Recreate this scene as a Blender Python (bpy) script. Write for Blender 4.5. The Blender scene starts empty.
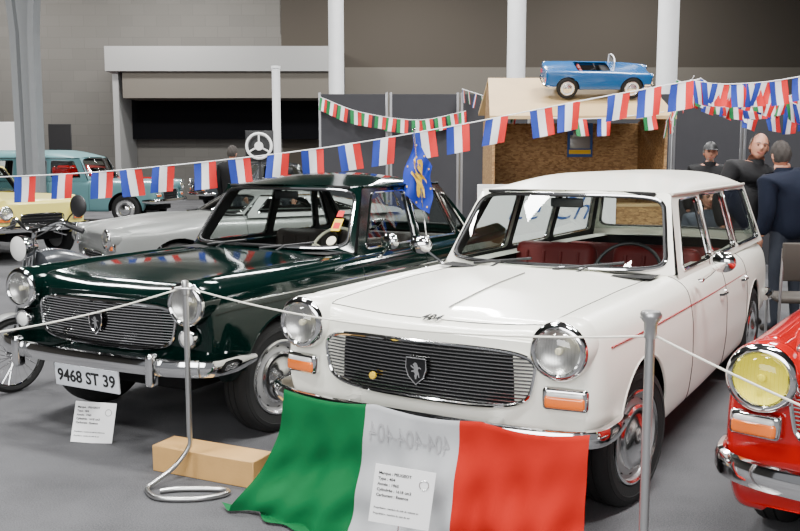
import bpy,bmesh,math,random
import numpy as np
from math import sin,cos,pi,radians
from mathutils import Vector,Matrix
from mathutils.geometry import tessellate_polygon
RN=random.Random(4)
SC=bpy.context.scene
C=SC.collection
F,Y0,H=893.,157.5,1.578
TH=math.atan((265.5-Y0)/F)
def ray(px,py):
    u=-(py-265.5)/F
    return (px-400)/F, cos(TH)+u*sin(TH), u*cos(TH)-sin(TH)
def PX(px,py,Y):
    a,b,c=ray(px,py); k=Y/b
    return Vector((a*k,Y,H+c*k))
def GP(px,py,z=0.):
    a,b,c=ray(px,py); k=(z-H)/c
    return Vector((a*k,b*k,z))
T=Matrix.Translation
def RX(a): return Matrix.Rotation(radians(a),4,'X')
def RY(a): return Matrix.Rotation(radians(a),4,'Y')
def RZ(a): return Matrix.Rotation(radians(a),4,'Z')
# ---------------------------------------------------------------- materials
def mat(name,col,rough=.5,metal=0.,coat=0.,bump=0.,bscale=80.,var=.06,vscale=6.,emis=0.,spec=.5,sheen=0):
    m=bpy.data.materials.new(name); m.use_nodes=True
    nt=m.node_tree; b=nt.nodes['Principled BSDF']
    tc=nt.nodes.new('ShaderNodeTexCoord'); no=nt.nodes.new('ShaderNodeTexNoise')
    no.inputs['Scale'].default_value=vscale; no.inputs['Detail'].default_value=3
    nt.links.new(tc.outputs['Object'],no.inputs['Vector'])
    mx=nt.nodes.new('ShaderNodeMix'); mx.data_type='RGBA'
    a=[max(0,c*(1-var)) for c in col]; d=[min(1,c*(1+var)) for c in col]
    mx.inputs['A'].default_value=(*a,1); mx.inputs['B'].default_value=(*d,1)
    nt.links.new(no.outputs['Fac'],mx.inputs['Factor']); nt.links.new(mx.outputs['Result'],b.inputs['Base Color'])
    b.inputs['Roughness'].default_value=rough; b.inputs['Metallic'].default_value=metal
    b.inputs['Coat Weight'].default_value=coat; b.inputs['Coat Roughness'].default_value=.04
    b.inputs['Specular IOR Level'].default_value=spec
    if sheen: b.inputs['Sheen Weight'].default_value=sheen
    if emis:
        b.inputs['Emission Color'].default_value=(*col,1); b.inputs['Emission Strength'].default_value=emis
    if bump:
        n2=nt.nodes.new('ShaderNodeTexNoise'); n2.inputs['Scale'].default_value=bscale; n2.inputs['Detail'].default_value=4
        nt.links.new(tc.outputs['Object'],n2.inputs['Vector'])
        bp=nt.nodes.new('ShaderNodeBump'); bp.inputs['Strength'].default_value=bump; bp.inputs['Distance'].default_value=.01
        nt.links.new(n2.outputs['Fac'],bp.inputs['Height']); nt.links.new(bp.outputs['Normal'],b.inputs['Normal'])
    return m
def glassmat(name,tint,mn=.05,mxr=.85):
    m=bpy.data.materials.new(name); m.use_nodes=True; nt=m.node_tree; nt.nodes.clear()
    o=nt.nodes.new('ShaderNodeOutputMaterial'); mx=nt.nodes.new('ShaderNodeMixShader')
    tr=nt.nodes.new('ShaderNodeBsdfTransparent'); tr.inputs[0].default_value=(*tint,1)
    gl=nt.nodes.new('ShaderNodeBsdfGlossy'); gl.inputs['Roughness'].default_value=.01
    lw=nt.nodes.new('ShaderNodeLayerWeight'); lw.inputs[0].default_value=.5
    pw=nt.nodes.new('ShaderNodeMath'); pw.operation='POWER'; pw.inputs[1].default_value=4.5
    ad=nt.nodes.new('ShaderNodeMath'); ad.operation='MULTIPLY_ADD'; ad.inputs[1].default_value=mxr; ad.inputs[2].default_value=mn; ad.use_clamp=True
    nt.links.new(lw.outputs['Facing'],pw.inputs[0]); nt.links.new(pw.outputs[0],ad.inputs[0]); nt.links.new(ad.outputs[0],mx.inputs[0])
    nt.links.new(tr.outputs[0],mx.inputs[1]); nt.links.new(gl.outputs[0],mx.inputs[2]); nt.links.new(mx.outputs[0],o.inputs[0])
    return m
M={}
M['white']=mat('ivory paint',(.90,.89,.79),.28,0,.3,var=.01)
M['green']=mat('dark green paint',(.0006,.0066,.0050),.09,0,0,var=.05,spec=.36)
M['red']=mat('red paint',(.40,.004,.004),.12,0,.3,var=.03)
M['silver']=mat('silver grey paint',(.24,.25,.24),.3,.3,.5,var=.03)
M['rimp']=mat('dull silver rim paint',(.36,.36,.36),.35,.4,.2,var=.03)
M['teal']=mat('pale teal paint',(.10,.22,.235),.3,0,.3,var=.04)
M['yellow']=mat('pale yellow paint',(.70,.61,.15),.3,0,.3,var=.03)
M['dgrey']=mat('dark grey paint',(.04,.044,.05),.25,.1,.3)
M['blue']=mat('blue toy paint',(.008,.085,.25),.25,0,.4,var=.04)
M['chrome']=mat('chrome',(.80,.80,.80),.07,1,var=.02)
M['wchrome']=mat('wheel chrome',(.82,.82,.82),.16,1,var=.02)
M['schrome']=mat('satin chrome',(.60,.60,.59),.3,1,var=.04)
M['dchrome']=mat('dark grille metal',(.34,.34,.34),.22,1,var=.05)
M['yrefl']=mat('yellow lamp reflector',(.88,.80,.14),.4,.0,0,var=.05)
M['gback']=mat('grille shadow',(.006,.006,.007),.8,spec=.2)
M['rubber']=mat('tyre rubber',(.012,.012,.012),.75,0,bump=.15,spec=.3)
M['black']=mat('black plastic',(.010,.010,.011),.5)
M['seam']=mat('shut line',(.008,.008,.008),.9)
M['glass']=glassmat('window glass',(.80,.84,.82),.075)
M['lens']=glassmat('lamp glass',(.97,.97,.96),.10)
M['lensy']=glassmat('yellow lamp glass',(.99,.97,.60),.04,.5)
M['orange']=mat('orange lamp plastic',(.80,.16,.012),.2,0,1)
M['wlamp']=mat('clear lamp plastic',(.75,.75,.72),.2,0,1)
M['bulb']=mat('bulb',(.8,.75,.55),.2)
M['redseat']=mat('red upholstery',(.16,.007,.006),.6,bump=.2)
M['darkseat']=mat('dark upholstery',(.022,.015,.012),.6,bump=.2)
M['tub']=mat('interior trim',(.016,.016,.016),.8,spec=.2)
M['headliner']=mat('grey headlining',(.08,.076,.07),.9)
M['redline']=mat('red pinstripe',(.30,.01,.012),.4)
M['fblue']=mat('flag blue',(.014,.04,.31),.8); M['fwhite']=mat('flag white',(.80,.80,.80),.8)
M['fred']=mat('flag red',(.62,.014,.014),.8); M['fgreen']=mat('flag green',(.008,.20,.055),.8)
M['cgreen']=mat('banner cloth green',(.004,.115,.034),.8,bump=.08,bscale=30,spec=.15); M['cwhite']=mat('banner cloth white',(.44,.45,.46),.8,bump=.08,bscale=30,spec=.15)
M['cred']=mat('banner cloth red',(.46,.014,.007),.8,bump=.08,bscale=30,spec=.15)
M['cgrey']=mat('banner faint print',(.35,.35,.36),.8,spec=.15)
M['hblue']=mat('heraldic blue',(.008,.035,.38),.7); M['hyel']=mat('heraldic yellow',(.78,.50,.02),.7)
M['paper']=mat('paper',(.93,.93,.92),.8,var=.01); M['ink']=mat('ink',(.01,.01,.01),.8)
M['inkb']=mat('blue ink',(.03,.09,.30),.7)
M['plate']=mat('number plate',(.75,.78,.82),.4); M['rope']=mat('cream cord',(.72,.70,.62),.8)
M['wood']=mat('planed pine',(.52,.30,.10),.6,bump=.1,var=.15,vscale=9)
M['steel']=mat('galvanised steel',(.50,.50,.50),.35,.9)
M['column']=mat('white column paint',(.74,.75,.76),.6); M['pillar']=mat('grey steel pillar',(.26,.27,.28),.55)
M['panel']=mat('dark grey fabric panel',(.045,.045,.05),.9,bump=.1,spec=.2); M['alu']=mat('aluminium post',(.26,.26,.27),.4,.8)
M['skin']=mat('skin',(.55,.26,.17),.55); M['jacket']=mat('black quilted jacket',(.006,.006,.007),.7,bump=.5,bscale=18,spec=.25)
M['navy']=mat('navy jacket',(.006,.009,.020),.85,bump=.3,bscale=18,spec=.2); M['jeans']=mat('dark trousers',(.010,.014,.024),.85)
M['hgrey']=mat('grey hair',(.12,.108,.095),.9,bump=.4); M['hdark']=mat('dark grey hair',(.04,.034,.03),.9,bump=.4); M['goatee']=mat('white goatee',(.5,.48,.45),.9,bump=.4)
M['shirtb']=mat('grey shirt',(.05,.06,.08),.8); M['eye']=mat('eye',(.02,.015,.01),.3); M['lip']=mat('lip',(.36,.11,.09),.5)
M['seatb']=mat('brown grey seat fabric',(.05,.042,.034),.8); M['shoe']=mat('shoe leather',(.02,.015,.012),.5)
M['curtain']=mat('black band paint',(.003,.003,.004),.9,spec=.1); M['cream']=mat('cream plastic',(.7,.66,.5),.5)
def nodemat(name,fn,rough=.8):
    m=bpy.data.materials.new(name); m.use_nodes=True; nt=m.node_tree; b=nt.nodes['Principled BSDF']; b.inputs['Roughness'].default_value=rough
    tc=nt.nodes.new('ShaderNodeTexCoord'); fn(nt,b,tc); return m
def f_carpet(nt,b,tc):
    n=nt.nodes.new('ShaderNodeTexNoise'); n.inputs['Scale'].default_value=1.3; n.inputs['Detail'].default_value=8
    n2=nt.nodes.new('ShaderNodeTexNoise'); n2.inputs['Scale'].default_value=150; n2.inputs['Detail'].default_value=4
    for q in(n,n2): nt.links.new(tc.outputs['Object'],q.inputs['Vector'])
    a=nt.nodes.new('ShaderNodeMath'); a.operation='MULTIPLY_ADD'; a.inputs[1].default_value=.9
    nt.links.new(n2.outputs['Fac'],a.inputs[0]); nt.links.new(n.outputs['Fac'],a.inputs[2])
    r=nt.nodes.new('ShaderNodeValToRGB'); r.color_ramp.elements[0].position=.6; r.color_ramp.elements[1].position=1.3
    r.color_ramp.elements[0].color=(.038,.038,.040,1); r.color_ramp.elements[1].color=(.100,.100,.105,1)
    nt.links.new(a.outputs[0],r.inputs[0]); nt.links.new(r.outputs[0],b.inputs['Base Color']); b.inputs['Specular IOR Level'].default_value=.12
    bp=nt.nodes.new('ShaderNodeBump'); bp.inputs['Strength'].default_value=.5; bp.inputs['Distance'].default_value=.006
    nt.links.new(n2.outputs['Fac'],bp.inputs['Height']); nt.links.new(bp.outputs['Normal'],b.inputs['Normal'])
M['carpet']=nodemat('grey exhibition carpet',f_carpet,.95)
def f_block(nt,b,tc):
    mp=nt.nodes.new('ShaderNodeMapping'); mp.inputs['Rotation'].default_value=(radians(90),0,0)
    nt.links.new(tc.outputs['Object'],mp.inputs[0])
    k=nt.nodes.new('ShaderNodeTexBrick'); k.inputs['Scale'].default_value=1.; k.inputs['Brick Width'].default_value=.9; k.inputs['Row Height'].default_value=.4
    k.inputs['Mortar Size'].default_value=.01; k.inputs['Color1'].default_value=(.112,.106,.096,1); k.inputs['Color2'].default_value=(.124,.117,.106,1); k.inputs['Mortar'].default_value=(.10,.095,.086,1)
    nt.links.new(mp.outputs[0],k.inputs['Vector']); nt.links.new(k.outputs['Color'],b.inputs['Base Color'])
M['block']=nodemat('grey block wall',f_block)
M['wallb']=mat('beige grey wall',(.058,.050,.041),.9,var=.05,vscale=.3,spec=.2); M['wallb2']=mat('pale band',(.120,.109,.093),.9,var=.04,vscale=.3,spec=.2)
M['wallw']=mat('pale lintel',(.26,.26,.255),.9,var=.04,vscale=.3); M['ceil']=mat('ceiling',(.06,.06,.06),.9)
def f_osb(nt,b,tc):
    v=nt.nodes.new('ShaderNodeTexVoronoi'); v.inputs['Scale'].default_value=28
    mp=nt.nodes.new('ShaderNodeMapping'); mp.inputs['Scale'].default_value=(1,1,2.2)
    nt.links.new(tc.outputs['Object'],mp.inputs[0]); nt.links.new(mp.outputs[0],v.inputs['Vector'])
    r=nt.nodes.new('ShaderNodeValToRGB'); r.color_ramp.elements[0].color=(.20,.10,.035,1); r.color_ramp.elements[1].color=(.42,.25,.10,1)
    s=nt.nodes.new('ShaderNodeSeparateColor'); nt.links.new(v.outputs['Color'],s.inputs[0]); nt.links.new(s.outputs[0],r.inputs[0]); nt.links.new(r.outputs[0],b.inputs['Base Color'])
M['osb']=nodemat('chipboard',f_osb,.7)
M['ply']=mat('pale plywood',(.50,.34,.16),.6,var=.14,vscale=4)
# ---------------------------------------------------------------- mesh tools
class MB:
    def __init__(s): s.v=[];s.f=[];s.m=[]
    def add(s,vs,fs,mi=0,X=None):
        o=len(s.v)
        for p in vs:
            p=Vector(p); s.v.append(X@p if X else p)
        for f in fs: s.f.append([o+i for i in f]); s.m.append(mi)
    def build(s,name,mats,parent=None,angle=38,label=None,smooth=True):
        me=bpy.data.meshes.new(name); me.from_pydata([tuple(p) for p in s.v],[],s.f)
        if not isinstance(mats,(list,tuple)): mats=[mats]
        for k in mats: me.materials.append(M[k] if isinstance(k,str) else k)
        me.polygons.foreach_set('material_index',s.m)
        bm=bmesh.new(); bm.from_mesh(me); bmesh.ops.remove_doubles(bm,verts=bm.verts,dist=1e-5); bmesh.ops.recalc_face_normals(bm,faces=bm.faces); bm.to_mesh(me); bm.free()
        if smooth:
            me.shade_smooth(); me.set_sharp_from_angle(angle=radians(angle))
        o=bpy.data.objects.new(name,me); C.objects.link(o)
        if parent is not None: o.parent=parent
        if label: o['label']=label
        return o
def frames(P,closed=False):
    n=len(P); Ts=[]
    for i in range(n):
        a=P[(i-1)%n] if closed or i>0 else P[i]; b=P[(i+1)%n] if closed or i<n-1 else P[i]
        t=(b-a); Ts.append(t.normalized() if t.length>1e-9 else Vector((0,0,1)))
    up=Vector((0,0,1)) if abs(Ts[0].z)<.9 else Vector((1,0,0))
    N=[(up-Ts[0]*up.dot(Ts[0])).normalized()]
    for i in range(1,n):
        v=N[-1]-Ts[i]*N[-1].dot(Ts[i]); N.append(v.normalized() if v.length>1e-6 else N[-1])
    return Ts,N
def tube(mb,pts,r,n=8,closed=False,mi=0,X=None,sq=1.):
    P=[Vector(p) for p in pts]; Ts,N=frames(P,closed); vs=[];fs=[]
    for i,p in enumerate(P):
        rr=r[i] if isinstance(r,(list,tuple)) else r; B=Ts[i].cross(N[i])
        for k in range(n):
            a=2*pi*k/n; vs.append(p+N[i]*cos(a)*rr*sq+B*sin(a)*rr)
    L=len(P)
    for i in range(L if closed else L-1):
        for k in range(n):
            a=i*n+k;b=i*n+(k+1)%n;c=((i+1)%L)*n+(k+1)%n;d=((i+1)%L)*n+k; fs.append([a,b,c,d])
    if not closed: fs.append(list(range(n))[::-1]); fs.append([(L-1)*n+k for k in range(n)])
    mb.add(vs,fs,mi,X)
def lathe(mb,prof,X=None,n=32,mi=0):
    vs=[];fs=[];L=len(prof)
    for r,h in prof:
        for k in range(n): vs.append((max(r,1e-4)*cos(2*pi*k/n),max(r,1e-4)*sin(2*pi*k/n),h))
    for i in range(L-1):
        for k in range(n): fs.append([i*n+k,i*n+(k+1)%n,(i+1)*n+(k+1)%n,(i+1)*n+k])
    if prof[0][0]<.002: fs.append(list(range(n)))
    if prof[-1][0]<.002: fs.append([(L-1)*n+k for k in range(n)])
    mb.add(vs,fs,mi,X)
def rbox(mb,c,s,bev=.01,seg=2,mi=0,X=None,R=None):
    bm=bmesh.new(); bmesh.ops.create_cube(bm,size=1)
    for v in bm.verts: v.co=Vector((v.co.x*s[0],v.co.y*s[1],v.co.z*s[2]))
    if bev>0: bmesh.ops.bevel(bm,geom=bm.edges[:],offset=min(bev,min(s)*.45),segments=seg,affect='EDGES',profile=.5)
    bm.verts.index_update()
    A=T(c)@R if R else T(c)
    if X: A=X@A
    mb.add([v.co for v in bm.verts],[[v.index for v in f.verts] for f in bm.faces],mi,A); bm.free()
def grid(mb,fn,us,vs_,mi=0,X=None,mfn=None):
    vs=[fn(u,v) for u in us for v in vs_]; n=len(vs_)
    if mfn is None:
        mb.add(vs,[[i*n+j,i*n+j+1,(i+1)*n+j+1,(i+1)*n+j] for i in range(len(us)-1) for j in range(n-1)],mi,X)
    else:
        o=len(mb.v); mb.add(vs,[],0,X)
        for i in range(len(us)-1):
            for j in range(n-1):
                mb.f.append([o+i*n+j,o+i*n+j+1,o+(i+1)*n+j+1,o+(i+1)*n+j]); mb.m.append(mfn((us[i]+us[i+1])/2,(vs_[j]+vs_[j+1])/2))
def poly(mb,loops,fn,mi=0,X=None,th=0):
    L=[[Vector((p[0],p[1],0)) for p in l] for l in loops]; fs=tessellate_polygon(L); flat=[p for l in loops for p in l]
    mb.add([fn(*p) for p in flat],[list(f) for f in fs],mi,X)
def roundpoly(pts,r,n=5):
    out=[];L=len(pts)
    for i in range(L):
        p=Vector(pts[i]);a=Vector(pts[i-1]);b=Vector(pts[(i+1)%L]); da=(a-p);db=(b-p)
        q=min(r,da.length*.45,db.length*.45); A=p+da.normalized()*q;B=p+db.normalized()*q
        for k in range(n+1):
            t=k/n; out.append(A*(1-t)**2+p*2*t*(1-t)+B*t*t)
    return [tuple(p) for p in out]
def catmull(P,per):
    P=[Vector(p) for p in P]; out=[]
    for i in range(len(P)-1):
        p0=P[i-1] if i else P[0]*2-P[1]; p1=P[i];p2=P[i+1]; p3=P[i+2] if i+2<len(P) else P[-1]*2-P[-2]
        for k in range(per):
            t=k/per; out.append(.5*((2*p1)+(p2-p0)*t+(2*p0-5*p1+4*p2-p3)*t*t+(3*p1-p0-3*p2+p3)*t**3))
    out.append(P[-1]); return out
def thing(name,label,cat,loc=(0,0,0),rz=0,group=None,rot=None):
    o=bpy.data.objects.new(name,None); C.objects.link(o); o.location=loc; o.rotation_euler=rot if rot else (0,0,rz)
    o.empty_display_size=.1; return tag(o,label,cat,group)
def tag(o,label,cat,group=None):
    o['label']=label;o['category']=cat
    if group:o['group']=group
    return o
def struct(o): o['kind']='structure'; return o
def textobj(name,s,size,m,parent=None,X=None,ext=.0008,shear=0.,align='CENTER',bold=0):
    cu=bpy.data.curves.new('t','FONT'); cu.body=s; cu.size=size; cu.extrude=ext; cu.shear=shear; cu.align_x=align; cu.align_y='CENTER'; cu.offset=bold; cu.resolution_u=3
    ob=bpy.data.objects.new('t',cu); C.objects.link(ob); bpy.context.view_layer.update()
    me=bpy.data.meshes.new_from_object(ob.evaluated_get(bpy.context.evaluated_depsgraph_get())); bpy.data.objects.remove(ob)
    if X: me.transform(X)
    me.materials.clear(); me.materials.append(M[m]); o=bpy.data.objects.new(name,me); C.objects.link(o)
    if parent is not None:o.parent=parent
    return o
LION=[(-.1,-.9),(.1,-.9),(.12,-.6),(.3,-.35),(.45,-.7),(.6,-.7),(.5,-.25),(.35,.0),(.4,.25),(.65,.3),(.85,.15),(.8,.35),(.5,.45),(.35,.4),(.3,.6),(.1,.85),(-.15,.9),(-.35,.75),(-.5,.6),(-.3,.55),(-.25,.4),(-.55,.45),(-.75,.6),(-.8,.45),(-.5,.25),(-.25,.2),(-.3,.05),(-.65,.0),(-.7,-.15),(-.3,-.15),(-.15,-.3),(-.2,-.6)]
SHIELD=[(-.9,1),(.9,1),(.95,.2),(.7,-.5),(0,-1.1),(-.7,-.5),(-.95,.2)]
# ---------------------------------------------------------------- car
def sm(pts):
    xs=np.linspace(-.6,6,661); ys=np.interp(xs,[p[0] for p in pts],[p[1] for p in pts]); k=np.ones(29)/29
    ys=np.convolve(np.pad(ys,14,mode='edge'),k,'valid'); return lambda y:float(np.interp(y,xs,ys))
BASE=dict(L=4.52,y0=.07,W=[(0,.755),(.8,.785),(2,.80),(3.6,.79),(4.5,.74)],ZS=[(0,.955),(1,.955),(3,.945),(4.5,.93)],
 ZC=[(0,.875),(.25,.905),(.8,.95),(1.45,.975),(3.5,.95),(4.5,.93)],E=[(0,.055),(.5,.03),(1,.015),(4.5,.015)],zb=.27,fl=.15,wh=(.735,3.64),wr=.325,ar=.378,steer=0,
 ws=(1.40,1.62,1.79,1.91),rw=(4.47,4.40,4.30,4.20),zw=.962,z1=1.375,crown=.108,xb=.70,xt=.58,zcab=.945,cab=(1.50,4.35),
 wins=[[(1.76,.965),(2.02,1.335),(2.50,1.345),(2.50,.965)],[(2.57,.965),(2.57,1.345),(3.27,1.345),(3.30,.965)],[(3.37,.965),(3.34,1.345),(4.12,1.335),(4.28,.965)]],
 doors=[(1.60,2.525),(2.525,3.275)],paint='white',seat='redseat',lamp=(.618,.828,.113),lens='lens',refl='schrome',bulb='bulb',ind='box',grille=(.50,.562,.805),gbar='dchrome',
 zbump=.50,bh=.72,bw=0.,step=.025,ns=6,detail=True,roof=True,plate=None,mirrors=(1,-1),trim='redline',hubp='rimp',trunk=None,rear_bumper=True,overr=.0)
def wheel(root,x,y,r,S,side,front):
    X=T((x,y,r))@RZ(-S['steer'] if front else 0)@(RY(90) if side>0 else RY(-90)); k=r/.325
    w=bpy.data.objects.new('wheel',None); C.objects.link(w); w.parent=root; w.empty_display_size=.1
    seg=48 if S['detail'] else 20
    mb=MB(); pr=[(.195,-.06),(.21,-.078),(.27,-.086),(.305,-.076),(.318,-.062),(.325,-.045)]
    for g in (-.022,.022): pr+=[(.325,g-.004),(.318,g-.003),(.318,g+.003),(.325,g+.004)]
    pr+=[(.325,.045),(.318,.062),(.305,.076),(.292,.079),(.290,.082),(.27,.086),(.268,.083),(.225,.078),(.212,.06)]
    lathe(mb,[(a*k,b) for a,b in pr],X,seg); mb.build('tire','rubber',w)
    mb=MB(); lathe(mb,[(a*k,b) for a,b in [(.215,.066),(.212,.074),(.203,.070),(.195,.056),(.18,.050),(.155,.062),(.13,.064),(.11,.05),(.02,.05),(.0,.05)]],X,seg)
    lathe(mb,[(a*k,b) for a,b in [(.20,.0),(.20,-.06),(.19,-.07),(.18,-.05),(.0,-.04)]],X,seg)
    lathe(mb,[(.21*k,-.06),(.21*k,.066)],X,seg)
    if S['detail']:
        for i in range(12):
            a=2*pi*i/12; rbox(mb,(.176*k*cos(a),.176*k*sin(a),.052),(.020,.008,.008),.003,1,1,X,R=Matrix.Rotation(a+pi/2,4,'Z'))
    mb.build('rim',[S['hubp'],'black'],w)
    mb=MB(); lathe(mb,[(a*k,b) for a,b in [(.150,.060),(.147,.072),(.135,.080),(.118,.077),(.10,.080),(.06,.094),(.052,.100),(.02,.106),(0,.107)]],X,seg)
    lathe(mb,[(.213*k,.072),(.217*k,.080),(.208*k,.083),(.198*k,.074)],X,seg); mb.build('hubcap','wchrome',w)
def windowsurf(root,S,front,name):
    yb0,yb1,yt0,yt1=S['ws'] if front else S['rw']; xb=S['xb']-.012; xt=S['xt']; z1=S['z1']; zw=S['zw']; sg=-1 if front else 1
    def sf(s,t,off=0):
        a=abs(s); B=Vector((xb*s,yb0+(yb1-yb0)*a**2.2,zw-.01*a*a)); 
        Tt=Vector((xt*s,yt0+(yt1-yt0)*a**2.2,z1+S['crown']*.15*max(0,1-a**3)**.6)); p=B.lerp(Tt,t); p.y+=sg*.05*t*(1-t)+off*-sg; return p
    def se(ph,n,h): 
        c,s_=cos(ph),sin(ph); f=lambda v:math.copysign(abs(v)**(2/n),v); return h[0]*f(c),.5+h[1]*f(s_)
    K=96 if S['detail'] else 40; mb=MB(); hole=[];vs=[];fs=[]
    ths=(.045,.055) if front else (.07,.07)
    for k in range(K):
        ph=2*pi*k/K; a=se(ph,9,(1-ths[0],.5-ths[1])); b=se(ph,60,(1,.5)); hole.append(sf(*a)); vs+=[sf(*a),sf(*b)]
    for k in range(K): q=(k+1)%K; fs.append([2*k,2*k+1,2*q+1,2*q])
    mb.add(vs,fs)
    ss=np.linspace(-1,1,25)
    grid(mb,lambda s,v:sf(s,0)+Vector((0,0,-.05*v)),ss,[0,1])
    mb.build('windshield_surround' if front else 'rear_window_surround',S['paint'],root)
    mb=MB(); grid(mb,lambda s,t:sf(s,t,.008),np.linspace(-.97,.97,29),np.linspace(.03,.97,9)); g=mb.build(name,'glass',root)
    mb=MB(); tube(mb,[p+Vector((0,sg*.005,0)) for p in hole],.0075,6,True); tube(mb,[Vector((p.x*.982,p.y+sg*.003,zm+(p.z-zm)*.965)) for zm in [(zw+z1)/2] for p in hole],.009,6,True,1); mb.build('window_trim',['chrome','black'],g)
    if front and S['detail']:
        for s0,s1 in ((-.62,-.08),(.12,.66)):
            mb=MB(); a=sf(s0,.03,-.02); b=sf(s1,.14,-.022); p=sf((s0+s1)/2-.1,-.02,-.03)
            tube(mb,[p,sf((s0+s1)/2,.08,-.03)],.006,6,mi=1); tube(mb,[a,b],.0075,6,mi=1); mb.build('wiper',['dchrome','black'],g)
    return sf
def build_car(name,label,loc,rz,S0,group=None,scale=1,cat='car'):
    S=dict(BASE); S.update(S0); root=thing(name,label,cat,loc,rz,group); root.scale=(scale,)*3
    Wf,ZS,ZC,Ef=[sm(S[k]) for k in('W','ZS','ZC','E')]; L=S['L']; y0=S['y0']; ns=S['ns']; N=10*ns
    def sect(y):
        w,zs,zc,e=Wf(y),ZS(y),ZC(y),Ef(y)
        q=min(1,max(0,(S['wh'][0]-S['ar']+.03-y)/.10)); q2=min(1,max(0,(y-S['wh'][1]-S['ar']+.03)/.10)); q=q*q*(3-2*q); q2=q2*q2*(3-2*q2)
        zb=S['zb']+S['fl']*q+.07*q2; tk=.05*q*S['fl']/.15
        c=[(w-.12-tk,zb),(w-.03-tk,zb+.02),(w-tk*.4,max(.45,zb+.07)),(w+.003,.60),(w-.004,.74),(w-.032,zs-.085),(w-.085,zs-.027),(w-.15,zs-.004),(w-.225,zs-e*.75-.004),((w-.225)*.5,zc*.82+(zs-e)*.18),(0,zc)]
        P=catmull([Vector((a,b,0)) for a,b in c],ns); A=np.array([(p.x,p.y) for p in P])
        rf=.13
        d=0
        if y-y0<rf: d=.05*(1-math.sqrt(max(0,1-(1-(y-y0)/rf)**2)))
        if L-y<rf: d=.05*(1-math.sqrt(max(0,1-(1-(L-y)/rf)**2)))
        A[:,0]*=(1-d/.75); A[:,1]=.6+(A[:,1]-.6)*(1-d/.33); return A
    ys=set(np.round(np.arange(y0+.15,L-.15,S['step']),4)); 
    for k in range(9): t=1-cos(k/8*pi/2); ys.add(round(y0+.13*t,4)); ys.add(round(L-.13*t,4))
    for a,b in S['doors']: ys.add(round(a,4)); ys.add(round(b,4))
    ys.add(S['cab'][0]); ys=sorted(ys)
    ny=len(ys); nx=2*N+1; V=np.zeros((ny,nx,3))
    def warp(x,y,z):
        fr=max(0,1-(y-y0)/.9); y2=y+.035*(abs(x)/.75)**2*fr
        if z<.5: y2+=(.5-z)*.25*max(0,1-(y-y0)/.4)
        if z>.7 and abs(x)<.6: y2+=(z-.7)*.25*max(0,1-(y-y0)/.5)*min(1,(.6-abs(x))/.12)
        return y2
    for i,y in enumerate(ys):
        A=sect(y)
        for j in range(N+1):
            x,z=A[j]; yy=warp(x,y,z); V[i,j]=(-x,yy,z); V[i,2*N-j]=(x,yy,z)
    keep={}
    def hj(j): return j if j<N else 2*N-1-j
    for i in range(ny-1):
        yc=(ys[i]+ys[i+1])/2
        for j in range(2*N):
            sg=hj(j)//ns; c=V[i:i+2,j:j+2].reshape(4,3).mean(0)
            if sg<=5 and any(math.hypot(c[1]-wy,c[2]-S['wr'])<S['ar'] for wy in S['wh']): key=None
            elif sg>=8 and yc<S['cab'][0]: key='hood' if yc>y0+.06 else 'body'
            elif sg>=8 and S['cab'][0]<yc<S['cab'][1]: key=None
            elif sg>=8 and S['trunk'] and S['trunk']<yc<L-.1: key='trunk_lid'
            else:
                key='body'
                if 1<=sg<=6 and S['roof'] is not None:
                    for q,(a,b) in enumerate(S['doors']):
                        if a<yc<b: key=('front_door' if q==0 else 'rear_door',0 if j<N else 1)
            keep[i,j]=key
    for i in range(1,ny-1):
        for j in list(range(1,6*ns+1))+list(range(2*N-6*ns,2*N)):
            ks=[keep.get((a,b)) for a in(i-1,i) for b in(j-1,j)]
            if None in ks and any(k for k in ks):
                for wy in S['wh']:
                    d=math.hypot(V[i,j,1]-wy,V[i,j,2]-S['wr'])
                    if abs(d-S['ar'])<.05:
                        V[i,j,1]=wy+(V[i,j,1]-wy)*S['ar']/d; V[i,j,2]=S['wr']+(V[i,j,2]-S['wr'])*S['ar']/d
    groups={}
    for (i,j),k in keep.items():
        if k: groups.setdefault(k,[]).append((i,j))
    objs={}
    def pt(i,j): return Vector(V[i,j])
    def sx(y,z):
        A=sect(y)[:6*ns+1]; return float(np.interp(z,A[:,1],A[:,0]))
    for k,cells in groups.items():
        idx={};mb=MB()
        def vi(i,j):
            if (i,j) not in idx: idx[i,j]=len(mb.v); mb.v.append(Vector(V[i,j]))
            return idx[i,j]
        for i,j in cells: mb.f.append([vi(i,j),vi(i,j+1),vi(i+1,j+1),vi(i+1,j)]); mb.m.append(0)
        if k=='body':
            for i in(0,ny-1):
                lp=[tuple(V[i,j]) for j in range(nx)]; fs=tessellate_polygon([[Vector((p[0],p[2],0)) for p in lp]])
                mb.add(lp,[list(f) for f in fs])
            for wy in S['wh']:
                for sd in(-1,1):
                    xo=Wf(wy)-.02
                    grid(mb,lambda a,x:Vector((sd*x,wy+S['ar']*cos(a),S['wr']+S['ar']*sin(a))),np.linspace(.0,pi-.25,15),[.42,xo-.03],1)
                    if S['detail']: tube(mb,[Vector((sd*(sx(wy+S['ar']*cos(a),z_)-.004),warp(.7,wy+S['ar']*cos(a),z_)-.035*.87*max(0,1-(wy+S['ar']*cos(a)-y0)/.9),z_)) for a in np.linspace(.0,pi-.30,40) for z_ in [S['wr']+S['ar']*sin(a)]],.007,6)
            rbox(mb,(0,(S['wh'][0]+S['wh'][1])/2,S['zb']+.03),(2*Wf(2)-.26,S['wh'][1]-S['wh'][0]-.9,.05),.01,1,1)
            rbox(mb,(0,y0+.42,.42),(.9,.45,.25),.02,1,1)
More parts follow.
